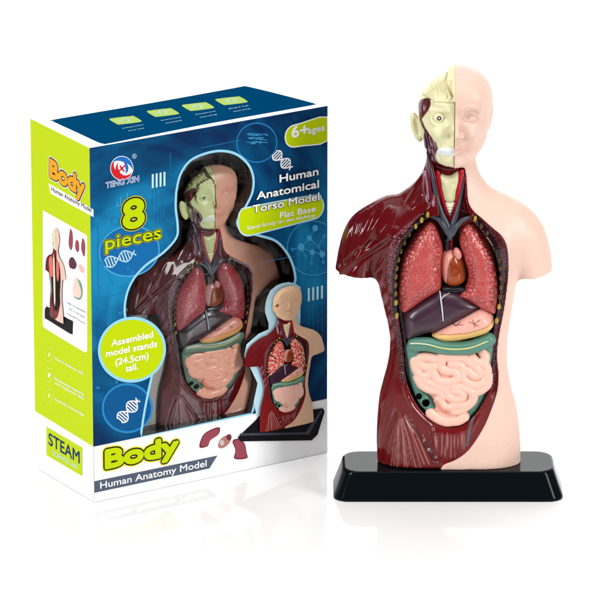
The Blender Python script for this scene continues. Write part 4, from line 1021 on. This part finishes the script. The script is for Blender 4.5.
# ---- side face decoration
def stext(name, s_, a, b, h, m, layer, bold=0., **k): return text(name, s_, side, a, b, h, m, layer, bold, **k)
outlined('side_title', 'Body', side, (50.5, 176), (84.5, 196.5), 17, P_or, P_dark, 3, bold=.07, rim=.06, m3=P_white, rim2=.1)
sheet('side_bar', side, [[(48.8,183.2),(93.7,209.5),(93.7,217),(51,193.5)]], P_white, 2)
stext('side_bar_lettering', 'Human Anatomy Model', (51.8, 190.8), (91.6, 212.4), 4.6, P_dark, 3, .012)
card = spl([(43.2,213.5),(44.5,211.5),(47,212.4),(64,222),(84,233.4),(87,236.2),(87.4,240),(87.4,290),(87.4,346),(87,351),(84,351.6),(66,341),(46,328.6),(43.3,325.5),(43,320),(43,260)], 3)
cd = sheet('picture_card', side, [card], P_white, 2)
def side_picture():
    f = side
    pic('side_stand', [(45,309),(47,306),(69,319),(73.5,321),(73,334.5),(70,333.5),(45,318)], 'blk', 3, cd, 1, f)
    a0 = side.st(58, 227.5)[1]; b0 = side.st(58, 319)[1]
    figure_picture('side_picture_figure', ('skin_half', 'muscle_half', 'skull_half'), side, 58, 0, 57.5, 227.5, .19, (a0-b0)/415, .03, 1.6, cd)
    f2 = 'bone'
    for q in ([(52,259),(55,256),(56,268),(55.5,276),(53,274)], [(59.5,261),(61.6,264),(62.2,274),(60.8,281),(59.6,274)]): pic('side_rib_wall', q, 'pink', 26, cd, 4, f)
    pic('side_spine', [(56.2,258),(57.8,259),(58.6,300),(57.2,302)], 'bone', 26.5, cd, 2, f)
    for q, k in (([(70.5,229),(73,234),(73,246),(71,250),(69,243)], 'lungp'), ([(83,238),(85.5,244),(85,256),(83,254),(81.5,247)], 'lungp'), ([(76.5,240),(79,242),(79.5,250),(77.5,252),(75.5,247)], 'lungp'), ([(69.5,260),(73,257),(77,264),(75,269),(70,267)], 'lv'), ([(79,264),(83,266),(85,271),(83,273),(80,270)], 'st'), ([(74,282),(77,277),(81,283),(82.5,292),(80,299),(76,297),(73,293)], 'gut'), ([(78,279),(82,284),(83,294),(80,300),(73.5,296),(80,297.5),(81.5,291)], 'gr')):
        PC.setdefault('lungp', P_lungp); pic('side_piece', q, k, 3.6 if k != 'gr' else 4, cd, 4, f)
    for a, b_, s_ in (((67.5,303),(86,313),'Light up assembled'), ((69.5,309.5),(85,318),'Put on the base'), ((67.5,314),(86,324.5),'to assemble the pieces')):
        stext('side_card_lettering', s_, a, b_, 1.9, P_grey, 4, 0.)
side_picture()
for k, (cy, ls) in enumerate(((354.5, ('Human anatomy skills',)), (375, ('Developing creativity', 'and imagination skills')), (395.5, ('Scientific knowledge',)))):
    e = ellipse(49.6, cy, 3.9, 6.9, 28, .25); ribbons('skill_ring', side, [(e, True)], .6, P_ring, 3)
    sheet('skill_icon', side, [ellipse(49.6, cy, 1.2, 2.4, 12, .25)], P_ring if k != 1 else P_white, 3)
    for j, s_ in enumerate(ls): stext('skill_lettering', s_, (55.3, cy+4.5+j*4.2), (84.5 if k else 84, cy+4.5+j*4.2+16.2), 2.7, P_white, 3, .01)
sp_ = sheet('steam_panel', side, [[(46.8,426.8),(82.4,447.6),(82.4,476),(46.8,455)]], P_lime, 3)
stext('steam_lettering', 'STEAM', (49.2, 444.3), (80, 463.4), 12.3, P_navy, 4, .02, parent=sp_)
stext('steam_lettering', 'SCIENCE LAB', (53, 454.5), (77.5, 469.3), 5, P_lite, 4, 0., parent=sp_)

# ---- top face decoration
for k, (cu_, cy_) in enumerate(((125.5,120.5),(163,112.8),(198,106.8),(231.5,101))):
    q = spl([(cu_-16,cy_-.8),(cu_-12,cy_-2.2),(cu_+6,cy_-4.2),(cu_+9,cy_-3.8),(cu_+15.5,cy_+.2),(cu_+14,cy_+1.8),(cu_-5,cy_+4.2),(cu_-9,cy_+3.6)], 4)
    t_ = sheet('top_tag', top, [q], P_tag, 2)
    ribbons('top_tag_icon', top, [(ellipse(cu_-.5, cy_, 4, 1.8, 14), True), [(cu_-7, cy_+.8), (cu_+7, cy_-1.8)], [(cu_+2, cy_+1.6), (cu_+6, cy_+.7)]], .8, P_lite, 3, t_)
    a = (('Human', 'torso'), ('Anatomical', 'model'), ('Science', 'learning'), ('Early', 'learning'))[k]
    text('top_tag_lettering', a[0], top, (cu_-2, cy_+8.3), (cu_+18, cy_+4.7), 2.2, P_lite, 2, 0., t_)
    text('top_tag_lettering', a[1], top, (cu_+3, cy_+11), (cu_+19, cy_+8), 2.2, P_lite, 2, 0., t_)
